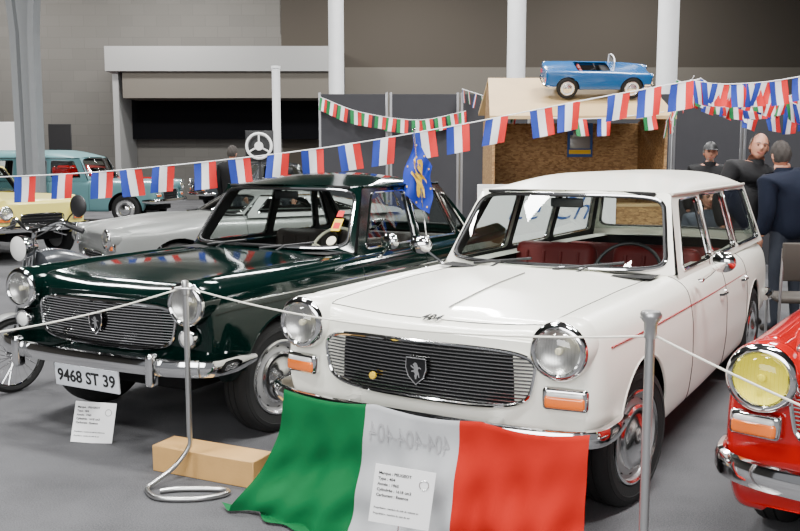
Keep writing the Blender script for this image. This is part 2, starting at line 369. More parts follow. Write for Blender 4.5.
        if isinstance(k,tuple) or k in('hood','trunk_lid'):
            r=.003
            if isinstance(k,tuple):
                q=0 if k[0]=='front_door' else 1; a,b=S['doors'][q]; J=range(ns,7*ns+1) if k[1]==0 else range(2*N-7*ns,2*N-ns+1)
                for yy in(a,b):
                    i=ys.index(round(yy,4)); pth=[pt(i,j) for j in J if math.hypot(V[i,j,1]-S['wh'][1],V[i,j,2]-S['wr'])>S['ar']]
                    if len(pth)>2: tube(mb,pth,r,5,mi=1)
                ii=[i for i in range(ny) if a<=ys[i]<=b and math.hypot(ys[i]-S['wh'][1],S['zb']+.02-S['wr'])>S['ar']]
                jj=ns if k[1]==0 else 2*N-ns
                if len(ii)>2: tube(mb,[pt(i,jj) for i in ii],r,5,mi=1)
            elif S['detail']:
                ii=sorted({i for i,j in cells}|{max(i for i,j in cells)+1})
                for jj in(8*ns,2*N-8*ns): tube(mb,[pt(i,jj) for i in ii],r,5,mi=1)
                tube(mb,[pt(ii[0],j) for j in range(8*ns,2*N-8*ns+1)],r,5,mi=1)
        nm=k if isinstance(k,str) else k[0]; objs[k]=mb.build(nm,[S['paint'],'gback' if k=='body' else 'seam'],root,angle=50)
    if S['roof']:
        z1=S['z1'];z0=S['zcab']-.02
        gx=lambda z:S['xb']-(z-.95)*(S['xb']-S['xt'])/(z1-.95)
        outer=[(S['ws'][1]+.0,z0),(S['ws'][1]+.02,S['zw']-.01),(S['ws'][3],z1),(S['rw'][3],z1),(S['rw'][1],S['zw']-.01),(S['rw'][1]+.02,z0)]
        wl=[roundpoly(w,.045) for w in S['wins']]
        for sd in(-1,1):
            mb=MB(); poly(mb,[outer]+wl,lambda y,z:Vector((sd*gx(z),y,z))); poly(mb,[outer]+wl,lambda y,z:Vector((sd*(gx(z)-.03),y,z)),1)
            mb.build('pillar_panel',[S['paint'],'tub'],root,angle=20)
            for w in wl:
                mb=MB(); poly(mb,[w],lambda y,z:Vector((sd*(gx(z)-.008),y,z))); g=mb.build('side_window','glass',root)
                mb=MB(); tube(mb,[Vector((sd*(gx(z)+.001),y,z)) for y,z in w],.0075,6,True); mb.build('window_trim','chrome',g)
        windowsurf(root,S,True,'windshield'); windowsurf(root,S,False,'rear_window')
        mb=MB(); cr=S['crown']
        def rf(s,v):
            a=abs(s); ya=S['ws'][2]+(S['ws'][3]-S['ws'][2])*a**2.2; yb=S['rw'][2]+(S['rw'][3]-S['rw'][2])*a**2.2; y=ya+(yb-ya)*v
            q=min((y-ya)/.85,1); q2=min((yb-y)/(.45 if S['trunk'] is None else .9),1); h=.15+.85*sin(q*pi/2)*sin(q2*pi/2)
            return Vector((S['xt']*s*(1+.012*min(1,q*3)*min(1,q2*3)),y,z1+cr*h*max(0,1-a**3)**.6))
        sarr=np.sin(np.linspace(-pi/2,pi/2,33)); varr=(1-np.cos(np.linspace(0,pi,41)))/2
        grid(mb,rf,sarr,varr); 
        grid(mb,lambda s,v:rf(s,v)-Vector((0,0,.03)),sarr[2:-2],varr,1)
        mb.build('roof',[S['paint'],'headliner'],root,angle=60)
        for sd in(-1,1):
            mb=MB(); tube(mb,[rf(sd,v)+Vector((sd*.006,0,0)) for v in varr],.009,6); mb.build('rain_gutter',S['paint'] if S['detail'] else 'chrome',root)
    c0,c1=S['cab']; st=S['seat']
    mb=MB(); 
    xi=Wf(2)-.14
    grid(mb,lambda u,y:Vector((xi*(-1 if u<1.5 else 1),y,.93 if u in(0,3) else .36)),[0,1,2,3],[c0-.05,c1]); 
    rbox(mb,(0,c0-.05,.65),(2*xi,.02,.56),.0,1); rbox(mb,(0,c1,.64),(2*xi,.02,.56),0,1)
    mb.build('cabin_lining','tub',root)
    if S['detail'] or not S['roof']:
        mb=MB(); rbox(mb,(0,c0+.08,.88),(1.28,.30,.12),.05,3); grid(mb,lambda s,v:Vector((s,c0-.1+v*.35,.955+.005*v)),np.linspace(-.62,.62,5),[0,1])
        mb.build('dashboard','tub',root)
        mb=MB(); Xs=T((.34,c0+.42,.90))@RX(62); tube(mb,[Vector((.2*cos(a),.2*sin(a),0)) for a in np.linspace(0,2*pi,33)[:-1]],.011,8,True,X=Xs)
        tube(mb,[Xs@Vector((0,0,0)),Xs@Vector((0,0,-.35))],.02,8)
        for a in(20,160,270): tube(mb,[Vector((0,0,0)),Vector((.2*cos(radians(a)),.2*sin(radians(a)),0))],.008,6,X=Xs)
        mb.build('steering_wheel','cream' if S['paint']=='green' else 'black',root)
        ysx=c0+.75
        for x in(-.34,.34):
            mb=MB(); rbox(mb,(x,ysx,.52),(.58,.52,.2),.07,4); rbox(mb,(x,ysx+.30,.78),(.56,.14,.46),.06,4,R=RX(-12))
            for q in(-.18,-.06,.06,.18): tube(mb,[(x+q,ysx+.22,.6),(x+q,ysx+.26,.95)],.012,6)
            mb.build('front_seat',st,root)
        if S['roof']:
            mb=MB(); rbox(mb,(0,ysx+.95,.52),(1.2,.5,.22),.07,4); rbox(mb,(0,ysx+1.25,.72),(1.2,.14,.42),.06,4,R=RX(-14)); mb.build('rear_seat',st,root)
            mb=MB(); rbox(mb,(0,S['ws'][2]+.04,z1-.06),(.20,.02,.055),.01,2); tube(mb,[(0,S['ws'][2]+.04,z1-.04),(0,S['ws'][2]+.02,z1+.01)],.006,6); mb.build('interior_mirror','black',root)
            for x in(-.3,.3):
                mb=MB(); rbox(mb,(x,S['ws'][2]+.10,z1-.01),(.42,.12,.02),.008,2,R=RX(-12)); mb.build('sun_visor','tub',root)
    for iw,wy in enumerate(S['wh']):
        for sd in(-1,1): wheel(root,sd*(Wf(wy)-(.105 if S['steer'] and iw==0 else .088)),wy,S['wr'],S,sd,iw==0)
    lx,lz,lr=S['lamp']; ly=y0+.012
    for sd in(-1,1):
        hd=bpy.data.objects.new('headlight',None); C.objects.link(hd); hd.parent=root; hd.empty_display_size=.05
        X=T((sd*lx,ly,lz))@RX(90); sg=40 if S['detail'] else 18; k=lr/.113
        mb=MB(); lathe(mb,[(a*k,b) for a,b in[(.105,-.34),(.113,-.22),(.119,-.10),(.122,.0),(.118,.02),(.10,.022)]],X,sg); mb.build('lamp_housing',S['paint'],hd)
        mb=MB(); lathe(mb,[(a*k,b) for a,b in[(.116,.012),(.119,.024),(.116,.036),(.106,.046),(.096,.048),(.089,.042),(.088,.03)]],X,sg); mb.build('bezel','chrome',hd)
        mb=MB(); lathe(mb,[(a*k,b) for a,b in[(.089,.034),(.07,.018),(.045,.008),(.02,.004),(0,.003)]],X,sg); lathe(mb,[(0.,.036),(.012,.034),(.016,.026),(.012,.004)],X,12,1); mb.build('reflector',[S['refl'],S['bulb']],hd)
        mb=MB(); lathe(mb,[(a*k,b) for a,b in[(.089,.036),(.08,.05),(.06,.062),(.035,.069),(0,.071)]],X,sg)
        if S['detail']:
            for q in np.arange(-.075,.076,.0125):
                hh=math.sqrt(.084**2-q*q)*k; tube(mb,[Vector((q*k,v*hh,.036+.035*(1-(q*q+(v*hh/k)**2)/.0079)**.6 if q*q+(v*hh/k)**2<.0079 else .036)) for v in np.linspace(-1,1,13)],.0009,4,X=X)
        mb.build('lens',S['lens'],hd)
        mb=MB(); iz=.632
        if S['ind']=='box':
            X2=T((sd*(lx+.02),y0+.022,iz))@RZ(sd*8); rbox(mb,(0,0,0),(.185,.045,.096),.042,5,0,X2); mb2=MB(); rbox(mb2,(0,-.018,-.010),(.160,.03,.052),.022,4,0,X2); rbox(mb2,(0,-.014,.019),(.150,.03,.030),.014,3,1,X2)
        else:
            X2=T((sd*lx,y0+.0,iz+.015))@RX(90); lathe(mb,[(.0,-.02),(.055,-.02),(.055,.015),(.05,.022),(.043,.02)],X2,24); mb2=MB(); lathe(mb2,[(.043,.018),(.03,.03),(0,.036)],X2,24,1)
        ti=mb.build('turn_signal','chrome',root); mb2.build('lens',['orange','wlamp'],ti)
    if S['grille']:
        gw,g0,g1=S['grille']; gz=(g0+g1)/2;gh=(g1-g0)/2; fy=lambda x:y0-.022+.05*(x/.5)**2
        tp_=lambda z:1+.045*(z-gz)/gh
        def ring(kx,kz,n=4.5,K=72):
            o=[]
            for a in np.linspace(0,2*pi,K+1)[:-1]:
                z=gz+gh*kz*math.copysign(abs(sin(a))**(2/n),sin(a)); o.append(Vector((gw*kx*math.copysign(abs(cos(a))**(2/n),cos(a))*tp_(z),0,z)))
            return o
        def onf(p,off): return Vector((p.x,fy(p.x)+off,p.z))
        gr=bpy.data.objects.new('grille',None); C.objects.link(gr); gr.parent=root; gr.empty_display_size=.05
        mb=MB(); rr_=ring(.98,.97)
        grid(mb,lambda q,i:Vector((rr_[int(i)%72].x*q,fy(rr_[int(i)%72].x*q)+.018,gz+(rr_[int(i)%72].z-gz)*q)),[.02,.25,.5,.75,1.],list(range(73))); mb.build('backing','gback',gr)
        mb=MB(); tube(mb,[onf(p,0) for p in ring(1,1)],.0095,8,True); mb.build('surround','chrome',gr)
        mb=MB(); nb=15 if S['detail'] else 5
        for k in range(nb):
            z=g0+.018+(g1-g0-.036)*k/(nb-1); t=abs((z-gz)/gh); hw=gw*.985*(1-t**4.5)**(1/4.5)*tp_(z)
            tube(mb,[Vector((x,fy(x)+.001,z)) for x in np.linspace(-hw,hw,15)],.0040,6)
        mb.build('bars',S['gbar'],gr)
        if S['detail']:
            e=.054; mb=MB(); Xe=T((0,y0-.045,gz)); poly(mb,[[(a*e*.95,b*e) for a,b in SHIELD]],lambda a,b:Vector((a,0,b)),0,Xe)
            tube(mb,[Vector((a*e*.95,0,b*e)) for a,b in SHIELD],.0038,6,True,1,Xe); poly(mb,[[(a*e*.58,b*e*.74) for a,b in LION]],lambda a,b:Vector((a,-.003,b)),1,Xe)
            rbox(mb,(0,.02,0),(.03,.03,.05),.005,1,0,Xe)
            mb.build('shield_emblem',['gback','chrome'],gr)
    def bumper(yf,sg,nm):
        w=Wf(.3)+.03+S['bw']; P=catmull([Vector((sgx*a,yf+sg*b,0)) for sgx,a,b in((-1,w-.01,-.42),(-1,w,-.22),(-1,w-.05,-.07),(-1,.5,.015),(1,0,.04),(1,.5,.015),(1,w-.05,-.07),(1,w,-.22),(1,w-.01,-.42))],6)
        pr=[(0,-.052),(.016,-.046),(.026,-.02),(.026,.02),(.016,.046),(0,.052),(-.012,.045),(-.012,-.045)]; mb=MB();vs=[];fs=[]
        for i,p in enumerate(P):
            t=(P[min(i+1,len(P)-1)]-P[max(i-1,0)]).normalized(); n=Vector((t.y,-t.x,0)) if sg<0 else Vector((-t.y,t.x,0))
            tp=S['bh']*min(1,.55+.45*min(i,len(P)-1-i)/5)
            for a,b in pr: vs.append(p+n*a+Vector((0,0,S['zbump']+b*tp)))
        n8=len(pr)
        for i in range(len(P)-1):
            for k in range(n8): fs.append([i*n8+k,i*n8+(k+1)%n8,(i+1)*n8+(k+1)%n8,(i+1)*n8+k])
        fs+= [list(range(n8)),[(len(P)-1)*n8+k for k in range(n8)]]; mb.add(vs,fs)
        for x in(-.35,.35): rbox(mb,(x,yf-sg*.06,S['zbump']),(.05,.22,.03),.004,1)
        b=mb.build(nm,'chrome',root)
        if S['overr']:
            for x in(-S['overr'],S['overr']):
                mb=MB(); rbox(mb,(x,yf+sg*.05,S['zbump']-.008),(.052,.07,.175),.026,5); mb.build('overrider','chrome',b)
        return b
    bumper(y0-.10,-1,'front_bumper')
    if S['rear_bumper']: bumper(L+.03,1,'rear_bumper')
    for sd in(-1,1):
        mb=MB(); rbox(mb,(sd*(Wf(L-.1)-.1),L-.01,.72),(.09,.05,.16),.02,3); mb.build('tail_lamp',S.get('tail','fred'),root)
        if S['trim'] and S['roof']:
            mb=MB(); tube(mb,[Vector((sd*(sx(y,.815)+.002),warp(sx(y,.815),y,.8),.815-.008*y)) for y in np.arange(.28,L-.15,.08)],.0045 if S['trim']=='redline' else .006,6); mb.build('side_trim',S['trim'],root)
        if S['detail'] and S['roof']:
            for (a,b) in S['doors']:
                yh=b-.12; mb=MB(); x=sx(yh,.80)
                tube(mb,[(sd*(x-.01),yh-.09,.76),(sd*(x+.028),yh-.08,.765),(sd*(x+.034),yh,.767),(sd*(x+.03),yh+.04,.765),(sd*(x-.01),yh+.045,.76)],.008,8); lathe(mb,[(.0,.02),(.014,.02),(.016,0)],T((sd*x,yh+.07,.762))@RY(90*sd),12)
                mb.build('door_handle','chrome',root)
            if sd in S['mirrors']:
                mb=MB(); p=Vector((sd*.79,1.78,.915)); q=Vector((sd*.91,1.70,1.03)); tube(mb,[p,p+Vector((sd*.05,-.02,.04)),q],.009,8)
                Xm=T(q)@RZ(sd*-15)@RX(90); lathe(mb,[(0,.035),(.035,.032),(.058,.018),(.066,.0),(.066,-.012),(.058,-.016)],Xm@Matrix.Diagonal((1.1,.85,1,1)),24); lathe(mb,[(.058,-.014),(0,-.014)],Xm@Matrix.Diagonal((1.1,.85,1,1)),24); rbox(mb,p,(.03,.06,.02),.008,2)
                mb.build('door_mirror','chrome',root)
    return root,S,sect,warp,sx,Wf,ZC
CW=Vector((.055,3.671,0)); AW=.53; CG=Vector((-1.672,4.773,0)); AG=.49
def W2(c,a,x,y,z): return Vector((c.x+x*cos(a)+y*sin(a),c.y-x*sin(a)+y*cos(a),z))
r,S,sect,warp,sx,Wf,ZC=build_car('estate_car','white estate car with red pinstripe and red seats, tricolour flag over its front bumper',CW,-AW,dict(steer=10))
mb=MB(); tube(mb,[Vector((0,warp(0,y,ZC(y)),ZC(y)+.003)) for y in np.arange(.30,1.22,.05)],.0045,6); mb.build('hood_strip','dchrome',r)
textobj('hood_badge','404',.062,'chrome',r,T((0,.155,.890))@RX(28),.003,.3,bold=.0015)
mb=MB(); lathe(mb,[(0,.012),(.015,.01),(.017,0)],T((-.22,.035,.635))@RX(90),20); mb.build('grille_badge','hyel',r,label='small round yellow grille badge')
SG=dict(paint='green',seat='darkseat',L=4.42,wh=(.70,3.45),rw=(3.80,3.62,3.22,3.10),cab=(1.50,3.55),trunk=3.85,overr=.50,gbar='chrome',ind='round',trim='chrome',zbump=.505,bh=.88,mirrors=(1,),crown=.095,steer=7,
 ZS=[(0,.955),(1,.955),(3,.95),(3.8,.965),(4.42,.985)],E=[(0,.055),(.5,.03),(1,.015),(3.4,.015),(3.9,.05),(4.42,.08)],ZC=[(0,.875),(.25,.905),(.8,.95),(1.45,.975),(3.5,.95),(3.9,.93),(4.42,.88)],
 wins=[[(1.76,.965),(2.02,1.335),(2.50,1.34),(2.50,.965)],[(2.57,.965),(2.57,1.34),(3.02,1.335),(3.22,.965)],[(3.27,.97),(3.10,1.29),(3.16,1.30),(3.45,.97)]])
g,S,sect,warp,sx,Wf,ZC=build_car('saloon_car','dark green 1960s saloon with chrome grille and plate 9468 ST 39',CG,-AG,SG)
mb=MB(); X=T((.0,-.050,.392))@RX(4); rbox(mb,(0,0,0),(.48,.012,.125),.006,2,0,X); rbox(mb,(0,.05,.03),(.1,.1,.02),.002,1,0,X); pl=mb.build('number_plate','plate',g)
textobj('plate_text','9468 ST 39',.094,'ink',pl,T((.0,-.0575,.390))@RX(94),.001,bold=.002)
mb=MB(); lathe(mb,[(0,0),(.036,0)],T((.54,1.57,1.03))@RX(51),20); mb.build('round_sticker','cream',g,label='round cream windscreen sticker')
mb=MB(); rbox(mb,(.54,1.645,1.13),(.07,.003,.10),.001,1,0,R=RX(-39)); rbox(mb,(.54,1.640,1.125),(.05,.003,.05),.001,1,1,R=RX(-39)); rbox(mb,(.535,1.700,1.20),(.05,.003,.05),.001,1,1,R=RX(-39)); mb.build('window_sticker',['hyel','fred'],g,label='yellow and red windscreen sticker')
a=.62; build_car('saloon_car','glossy red car at the right edge with yellow headlight glass',(1.722,2.665,0),-a,dict(paint='red',lens='lensy',refl='yrefl',bulb='yrefl',fl=.0,trim=None,seat='darkseat',mirrors=(1,),L=4.42,zbump=.485,bh=.95,bw=-.03,rw=SG['rw'],wins=SG['wins'],cab=(1.5,3.55),wh=(.90,3.45),trunk=3.85,gbar='chrome',lamp=(.60,.81,.117),crown=.085,ZS=[(0,.945),(1,.93),(3,.93),(4.5,.93)],W=[(0,.735),(.8,.77),(2,.79),(3.6,.79),(4.5,.74)]))
LO=dict(step=.07,ns=3,detail=False,mirrors=(),trim=None,bh=1.,wh=(.8,3.45))
build_car('coupe','silver grey low coupe parked behind the dark green saloon',(-3.48,9.85,0),-.95,dict(LO,paint='silver',seat='darkseat',L=4.3,rw=(4.0,3.8,2.8,2.7),cab=(1.5,3.45),wh=(.8,3.35),trunk=4.0,z1=1.13,crown=.11,zw=.94,W=[(0,.66),(1,.77),(3,.77),(4.2,.68)],ZS=[(0,.82),(1,.92),(4.2,.90)],ZC=[(0,.76),(.6,.88),(1.4,.95),(4.2,.84)],zcab=.91,grille=(.35,.42,.56),lamp=(.56,.71,.11),zbump=.40,xt=.46,xb=.66,
  wins=[[(1.76,.94),(2.0,1.10),(2.5,1.10),(2.55,.94)],[(2.62,.94),(2.6,1.10),(2.75,1.09),(3.2,.94)]]))
build_car('estate_car','pale teal old estate car parked far left against the block wall',(-5.50,21.8,0),radians(82),dict(LO,paint='teal',z1=1.42,crown=.18,xt=.66,xb=.72,grille=(.4,.5,.75),wins=[[(1.80,1.0),(1.98,1.36),(2.50,1.37),(2.50,1.0)],[(2.60,1.0),(2.60,1.37),(3.24,1.37),(3.26,1.0)],[(3.40,1.0),(3.38,1.37),(4.08,1.36),(4.18,1.0)]],zw=.98,seat='darkseat',ws=(1.45,1.65,1.70,1.85),rw=(4.5,4.4,4.42,4.3)),scale=1.1)
build_car('small_car','pale yellow small car at the left edge behind the moped',(-5.40,13.6,0),radians(56),dict(LO,paint='yellow',seat='darkseat',L=3.8,rw=(3.5,3.4,3.0,2.9),cab=(1.5,3.3),wh=(.7,3.1),trunk=3.5,z1=1.36,grille=(.35,.5,.7),lamp=(.58,.72,.10),wins=SG['wins'][:1]+[[(2.57,.965),(2.57,1.33),(2.85,1.32),(3.1,.965)]]),scale=1.05)
build_car('small_car','bright red small car far back behind the teal estate car',(-7.9,28.2,0),radians(70),dict(LO,paint='red',seat='darkseat',L=4.42,rw=SG['rw'],wins=SG['wins'],cab=(1.5,3.55),trunk=3.85,z1=1.25))
build_car('saloon_car','dark grey car far back beyond the silver coupe',(-6.2,27.0,0),radians(-60),dict(LO,paint='dgrey',seat='darkseat',L=4.42,rw=SG['rw'],wins=SG['wins'],cab=(1.5,3.55),trunk=3.85))
# ---------------------------------------------------------------- room
mb=MB(); rbox(mb,(-2,14,-.05),(44,44,.1),0,1); struct(mb.build('floor','carpet',smooth=False))
mb=MB(); rbox(mb,(-2,14,8.55),(44,44,.1),0,1); struct(mb.build('ceiling','ceil',smooth=False))
mb=MB(); rbox(mb,(-14.2,34,4.25),(19.6,.3,8.5),0,1); struct(mb.build('wall_back_left','block',smooth=False))
x1=PX(345,0,34).x
mb=MB(); rbox(mb,((x1+20)/2-1.2,34,4.25),(20-x1+2.4,.3,8.5),0,1); z=PX(400,68,33.8).z; rbox(mb,((x1+20)/2,33.7,z/2),(20-x1,.3,z),0,1,1); struct(mb.build('wall_back_right',['wallb','wallb2'],smooth=False))
mb=MB(); rbox(mb,(-24.05,14,4.25),(.1,44,8.5),0,1); struct(mb.build('wall_left','block',smooth=False))
mb=MB(); rbox(mb,(20.05,14,4.25),(.1,44,8.5),0,1); struct(mb.build('wall_right','wallb',smooth=False))
def slab(nm,p0,p1,Y,d,m):
    a=PX(p0[0],p0[1],Y);b=PX(p1[0],p1[1],Y); mb=MB(); rbox(mb,((a.x+b.x)/2,Y+d/2,(a.z+b.z)/2),(abs(b.x-a.x),d,abs(a.z-b.z)),0,1); return mb.build(nm,m,smooth=False)
struct(slab('trim_1',(104,46),(340,71),31.6,2.2,'wallw')); struct(slab('wall_recess_side',(112,71),(122,186),31.8,2,'wallw')); struct(slab('trim_2',(122,71),(340,98),31.75,2.0,'wallb2'))
a=PX(121,98,33.2);b=PX(352,139,33.2); mb=MB(); grid(mb,lambda x,z:Vector((x,33.3,z)),np.linspace(a.x,b.x,10),[b.z,a.z]); struct(mb.build('wall_recess_band','curtain'))
def column(px,w,Y,top,lab,zt=8.5,m='column'):
    p=PX(px,265,Y); rr=w*Y/F/2; mb=MB(); lathe(mb,[(0,0),(rr*1.25,0),(rr*1.25,.05),(rr,.06),(rr,zt-.1),(rr*1.15,zt-.08),(rr*1.15,zt),(0,zt)],T((p.x,Y,0)),28); return tag(mb.build('column',m),lab,'column')
column(338,15,19,0,'white round column, leftmost of the three tall ones, behind the grey panels')
column(513,18,16,0,'white round column rising behind the chipboard kiosk')
column(660,20,14.5,0,'white round column to the right of the blue pedal car')
column(279,8,28,65,'thin pale column standing in front of the black wall band',PX(279,66,28).z)
mb=MB(); p=PX(36,265,21)
for z0_,w0,z1_,w1 in((0,.18,4.4,.20),(4.4,.20,8.5,.50)):
    for dx in(-1,1):
        vs=[(p.x+dx*w0-.07,20.8,z0_),(p.x+dx*w0+.07,20.8,z0_),(p.x+dx*w0+.07,21.2,z0_),(p.x+dx*w0-.07,21.2,z0_),(p.x+dx*w1-.07,20.8,z1_),(p.x+dx*w1+.07,20.8,z1_),(p.x+dx*w1+.07,21.2,z1_),(p.x+dx*w1-.07,21.2,z1_)]
        mb.add(vs,[[0,1,2,3],[4,5,6,7],[0,1,5,4],[1,2,6,5],[2,3,7,6],[3,0,4,7]])
    vs=[(p.x-w0,21,z0_),(p.x+w0,21,z0_),(p.x+w1,21,z1_),(p.x-w1,21,z1_)]; mb.add(vs,[[0,1,2,3]])
tag(mb.build('steel_pillar','pillar',smooth=False),'grey steel pillar flaring at the top at the far left','pillar')
def panel(x,i,lab,grp=None,w=1.0,Y=13.,h=2.5):
    t=thing('partition_panel',lab,'partition panel',(x,Y,0),0,grp); mb=MB(); rbox(mb,(w/2,0,h/2),(w-.04,.03,h-.04),.003,1); mb.build('board','panel',t)
    for xx in(0.02,w-.02):
        mb=MB(); rbox(mb,(xx,0,h/2),(.035,.05,h),.004,1); mb.build('post','alu',t)
for i in range(8): panel(-1.17+i*1.02,i,'dark grey exhibition partition panel standing edge to edge in a long row','dark partition panels')
mb=MB(); a=PX(-2,122,30.5);b=PX(22,122,30.5); rbox(mb,((a.x+b.x)/2,30.5,a.z/2),(b.x-a.x,.06,a.z),.01,1); tag(mb.build('display_board','paper'),'plain white display board at the far left edge','board')
mb=MB(); a=PX(48,124,31.5);b=PX(71,124,31.5); rbox(mb,((a.x+b.x)/2,31.5,a.z/2),(b.x-a.x,.04,a.z),.01,1); rbox(mb,((a.x+b.x)/2,31.5,.03),(b.x-a.x+.1,.4,.06),.02,1); tag(mb.build('roll_up_banner','black'),'black roll up banner beside the grey steel pillar','banner')
p=PX(259,146,14.6); t=thing('wheel_sign','round black and white steering wheel sign on a post behind the green saloon','sign',(p.x,14.6,0)); mb=MB(); X=T((0,0,p.z))@RX(90)
tube(mb,[Vector((.20*cos(a),.20*sin(a),0)) for a in np.linspace(0,2*pi,33)[:-1]],.022,8,True,X=X)
for k in range(3): 
    q=radians(90+120*k); tube(mb,[(0,0,0),(.20*cos(q),.20*sin(q),0)],.016,6,X=X)
lathe(mb,[(0,.03),(.07,.03),(.07,0)],X,20); mb.build('steering_wheel','paper',t); mb=MB(); rbox(mb,(0,.06,p.z),(.46,.02,.5),.2,4); lathe(mb,[(.185,.0),(.15,.0)],T((0,-.0,p.z))@RX(90),24); rbox(mb,(0,.09,p.z/2),(.05,.04,p.z),.005,1); rbox(mb,(0,.09,.02),(.5,.4,.04),.01,1); mb.build('stand','black',t)
# ---------------------------------------------------------------- kiosk
kx0,kx1=PX(493,200,9.7).x,PX(664,200,9.7).x; kc=(kx0+kx1)/2; kw=kx1-kx0
k=thing('kiosk','chipboard kiosk with sloping plywood roof carrying the pedal car','kiosk',(kc,9.7,0))
ze=PX(570,119,9.55).z; zr=PX(570,81,10.6).z
for nm,c,s,m in(('side_wall',(-kw/2,.55,ze/2+.02),(.03,1.1,ze),'osb'),('side_wall',(kw/2,.55,ze/2+.02),(.03,1.1,ze),'osb'),('back_wall',(0,1.1,ze/2),(kw,.03,ze),'osb'),('counter_front',(0,.0,.52),(kw,.03,1.04),'osb'),('counter_top',(0,.17,1.06),(kw+.06,.36,.03),'ply')):
    mb=MB(); rbox(mb,c,s,.003,1); mb.build(nm,m,k)
mb=MB(); vs=[];hw=kw/2+.06
for dz in(0,.035):
    for x,y,z in((-hw,-.15,ze),(hw,-.15,ze),(hw-.08,.9,zr),(-hw+.08,.9,zr),(hw,1.25,ze+.1),(-hw,1.25,ze+.1)): vs.append((x,y,z+dz))
mb.add(vs,[[0,1,2,3],[3,2,4,5],[6,7,8,9],[9,8,10,11],[0,1,7,6],[1,2,8,7],[2,4,10,8],[3,0,6,9],[5,3,9,11],[4,5,11,10]]); mb.build('roof','ply',k,smooth=False)
for s in(-1,1):
    mb=MB(); vs=[(s*kw/2,-.0,ze),(s*kw/2,1.1,ze),(s*kw/2,.85,zr-.02)]; mb.add(vs,[[0,1,2]]); mb.build('gable','osb',k,smooth=False)
t=thing('banner','white banner with blue script hanging on the kiosk counter front','banner',(kc-.25,9.67,.0)); mb=MB(); rbox(mb,(-.1,0,.90),(1.5,.012,.78),.003,1); bo=mb.build('sheet','paper',t)
textobj('script','Le Ch',.36,'inkb',bo,T((-.10,-.009,1.02))@RX(90),.001,.45,bold=-.003)
pA=PX(581,140,10.7); mb=MB(); rbox(mb,(pA.x,10.76,pA.z),(.30,.01,.40),.002,1,0); rbox(mb,(pA.x,10.753,pA.z-.02),(.24,.008,.16),.03,2,1); rbox(mb,(pA.x-.02,10.752,pA.z+.07),(.13,.008,.08),.03,2,1); rbox(mb,(pA.x,10.752,pA.z-.14),(.26,.006,.05),.002,1,2)
tag(mb.build('poster',['inkb','silver','hyel']),'small blue car poster on the back wall inside the kiosk','poster')
sl=math.atan2(zr-ze,1.05); pc,*_=build_car('pedal_car','blue toy pedal car on top of the chipboard kiosk roof',(0,0,0),0,dict(LO,paint='blue',roof=False,L=4.2,step=.06,wr=.42,ar=.46,wh=(.85,3.35),zb=.36,cab=(1.7,3.0),trunk=None,grille=(.4,.52,.74),W=[(0,.72),(1,.80),(3,.80),(4.2,.72)],ZS=[(0,.98),(1.5,1.08),(3,1.1),(4.2,1.12)],ZC=[(0,.9),(.6,1.02),(1.7,1.1),(3,1.08),(4.2,1.0)],zbump=.48,hubp='fwhite',lamp=(.56,.84,.12),doors=[],ind='round',seat='redseat'),scale=.28,cat='toy car')
a=PX(647,85,10.15)
pc.rotation_euler=(Matrix.Rotation(sl*.9,3,'X')@Matrix.Rotation(radians(90),3,'Z')).to_euler(); pc.location=(a.x,10.12,ze+(10.12-9.55)*(zr-ze)/1.05+.05)
mb=MB(); pth=[Vector((x,1.55+.12*abs(x)**2,z)) for x,z in((-.55,1.08),(-.52,1.40),(-.3,1.48),(0,1.5),(.3,1.48),(.52,1.40),(.55,1.08))]; tube(mb,pth,.025,6); mb.build('windscreen_frame','fwhite',pc)
mb=MB(); poly(mb,[[(-.53,1.08),(.53,1.08),(.5,1.4),(-.5,1.4)]],lambda x,z:Vector((x,1.58,z))); mb.build('windscreen','glass',pc)
# ---------------------------------------------------------------- bunting
FR=['fblue','fwhite','fred']; IT=['fgreen','fwhite','fred']
def bunting(label,pts,n,w,h,cols,t0=0.02,t1=.98,grp=None,alt=None,tilt=.16,jit=.12):
    P=[PX(*p) for p in pts]; P=catmull(P,12); cum=[0]
    for i in range(1,len(P)): cum.append(cum[-1]+(P[i]-P[i-1]).length)
    def at(t):
        d=t*cum[-1]; i=min(int(np.searchsorted(cum,d)),len(P)-1); i=max(i,1); q=(d-cum[i-1])/(cum[i]-cum[i-1]); return P[i-1].lerp(P[i],q)
    t=thing('bunting',label,'bunting',P[0],0,grp); o=P[0]; mb=MB(); tube(mb,[p-o for p in P],.005,5); mb.build('string','fwhite',t)
    for k in range(n):
        tt=t0+(t1-t0)*(k+RN.uniform(-jit,jit))/(n-1); tt=min(max(tt,.001),.999); hwid=w/2/cum[-1]; A=at(max(0,tt-hwid))-o; B=at(min(1,tt+hwid))-o; ph=RN.random()*6; tw=RN.uniform(-.3,.3); mb=MB(); hh=h*RN.uniform(.93,1.05)
        rot=RN.uniform(-tilt,tilt)
        def fn(u,v):
            p=A.lerp(B,u); return p+Vector((rot*v*h*.6,sin(u*4+ph+v*2)*.018*(.3+v)+tw*v*h*(u-.5),-v*hh-.0))
        grid(mb,fn,np.linspace(0,1,7),np.linspace(0,1,5),mfn=lambda u,v:0 if u<1/3 else (1 if u<2/3 else 2))
        cc=cols if not(alt and k%2) else alt
        mb.build('flag',cc,t)
bunting('long front garland of blue white red flags crossing above both cars',[(-22,178,8.2),(110,171,8.1),(300,151,8.0),(442,128,7.9),(580,101,7.9),(700,79,7.9)],20,.20,.235,FR,.02,.985,tilt=.25,jit=.18)
bunting('garland of small green white red flags hanging along the grey panels',[(320,97,12.92),(360,112,12.8),(418,120,12.8),(466,111,12.92)],13,.16,.185,IT,tilt=.3)
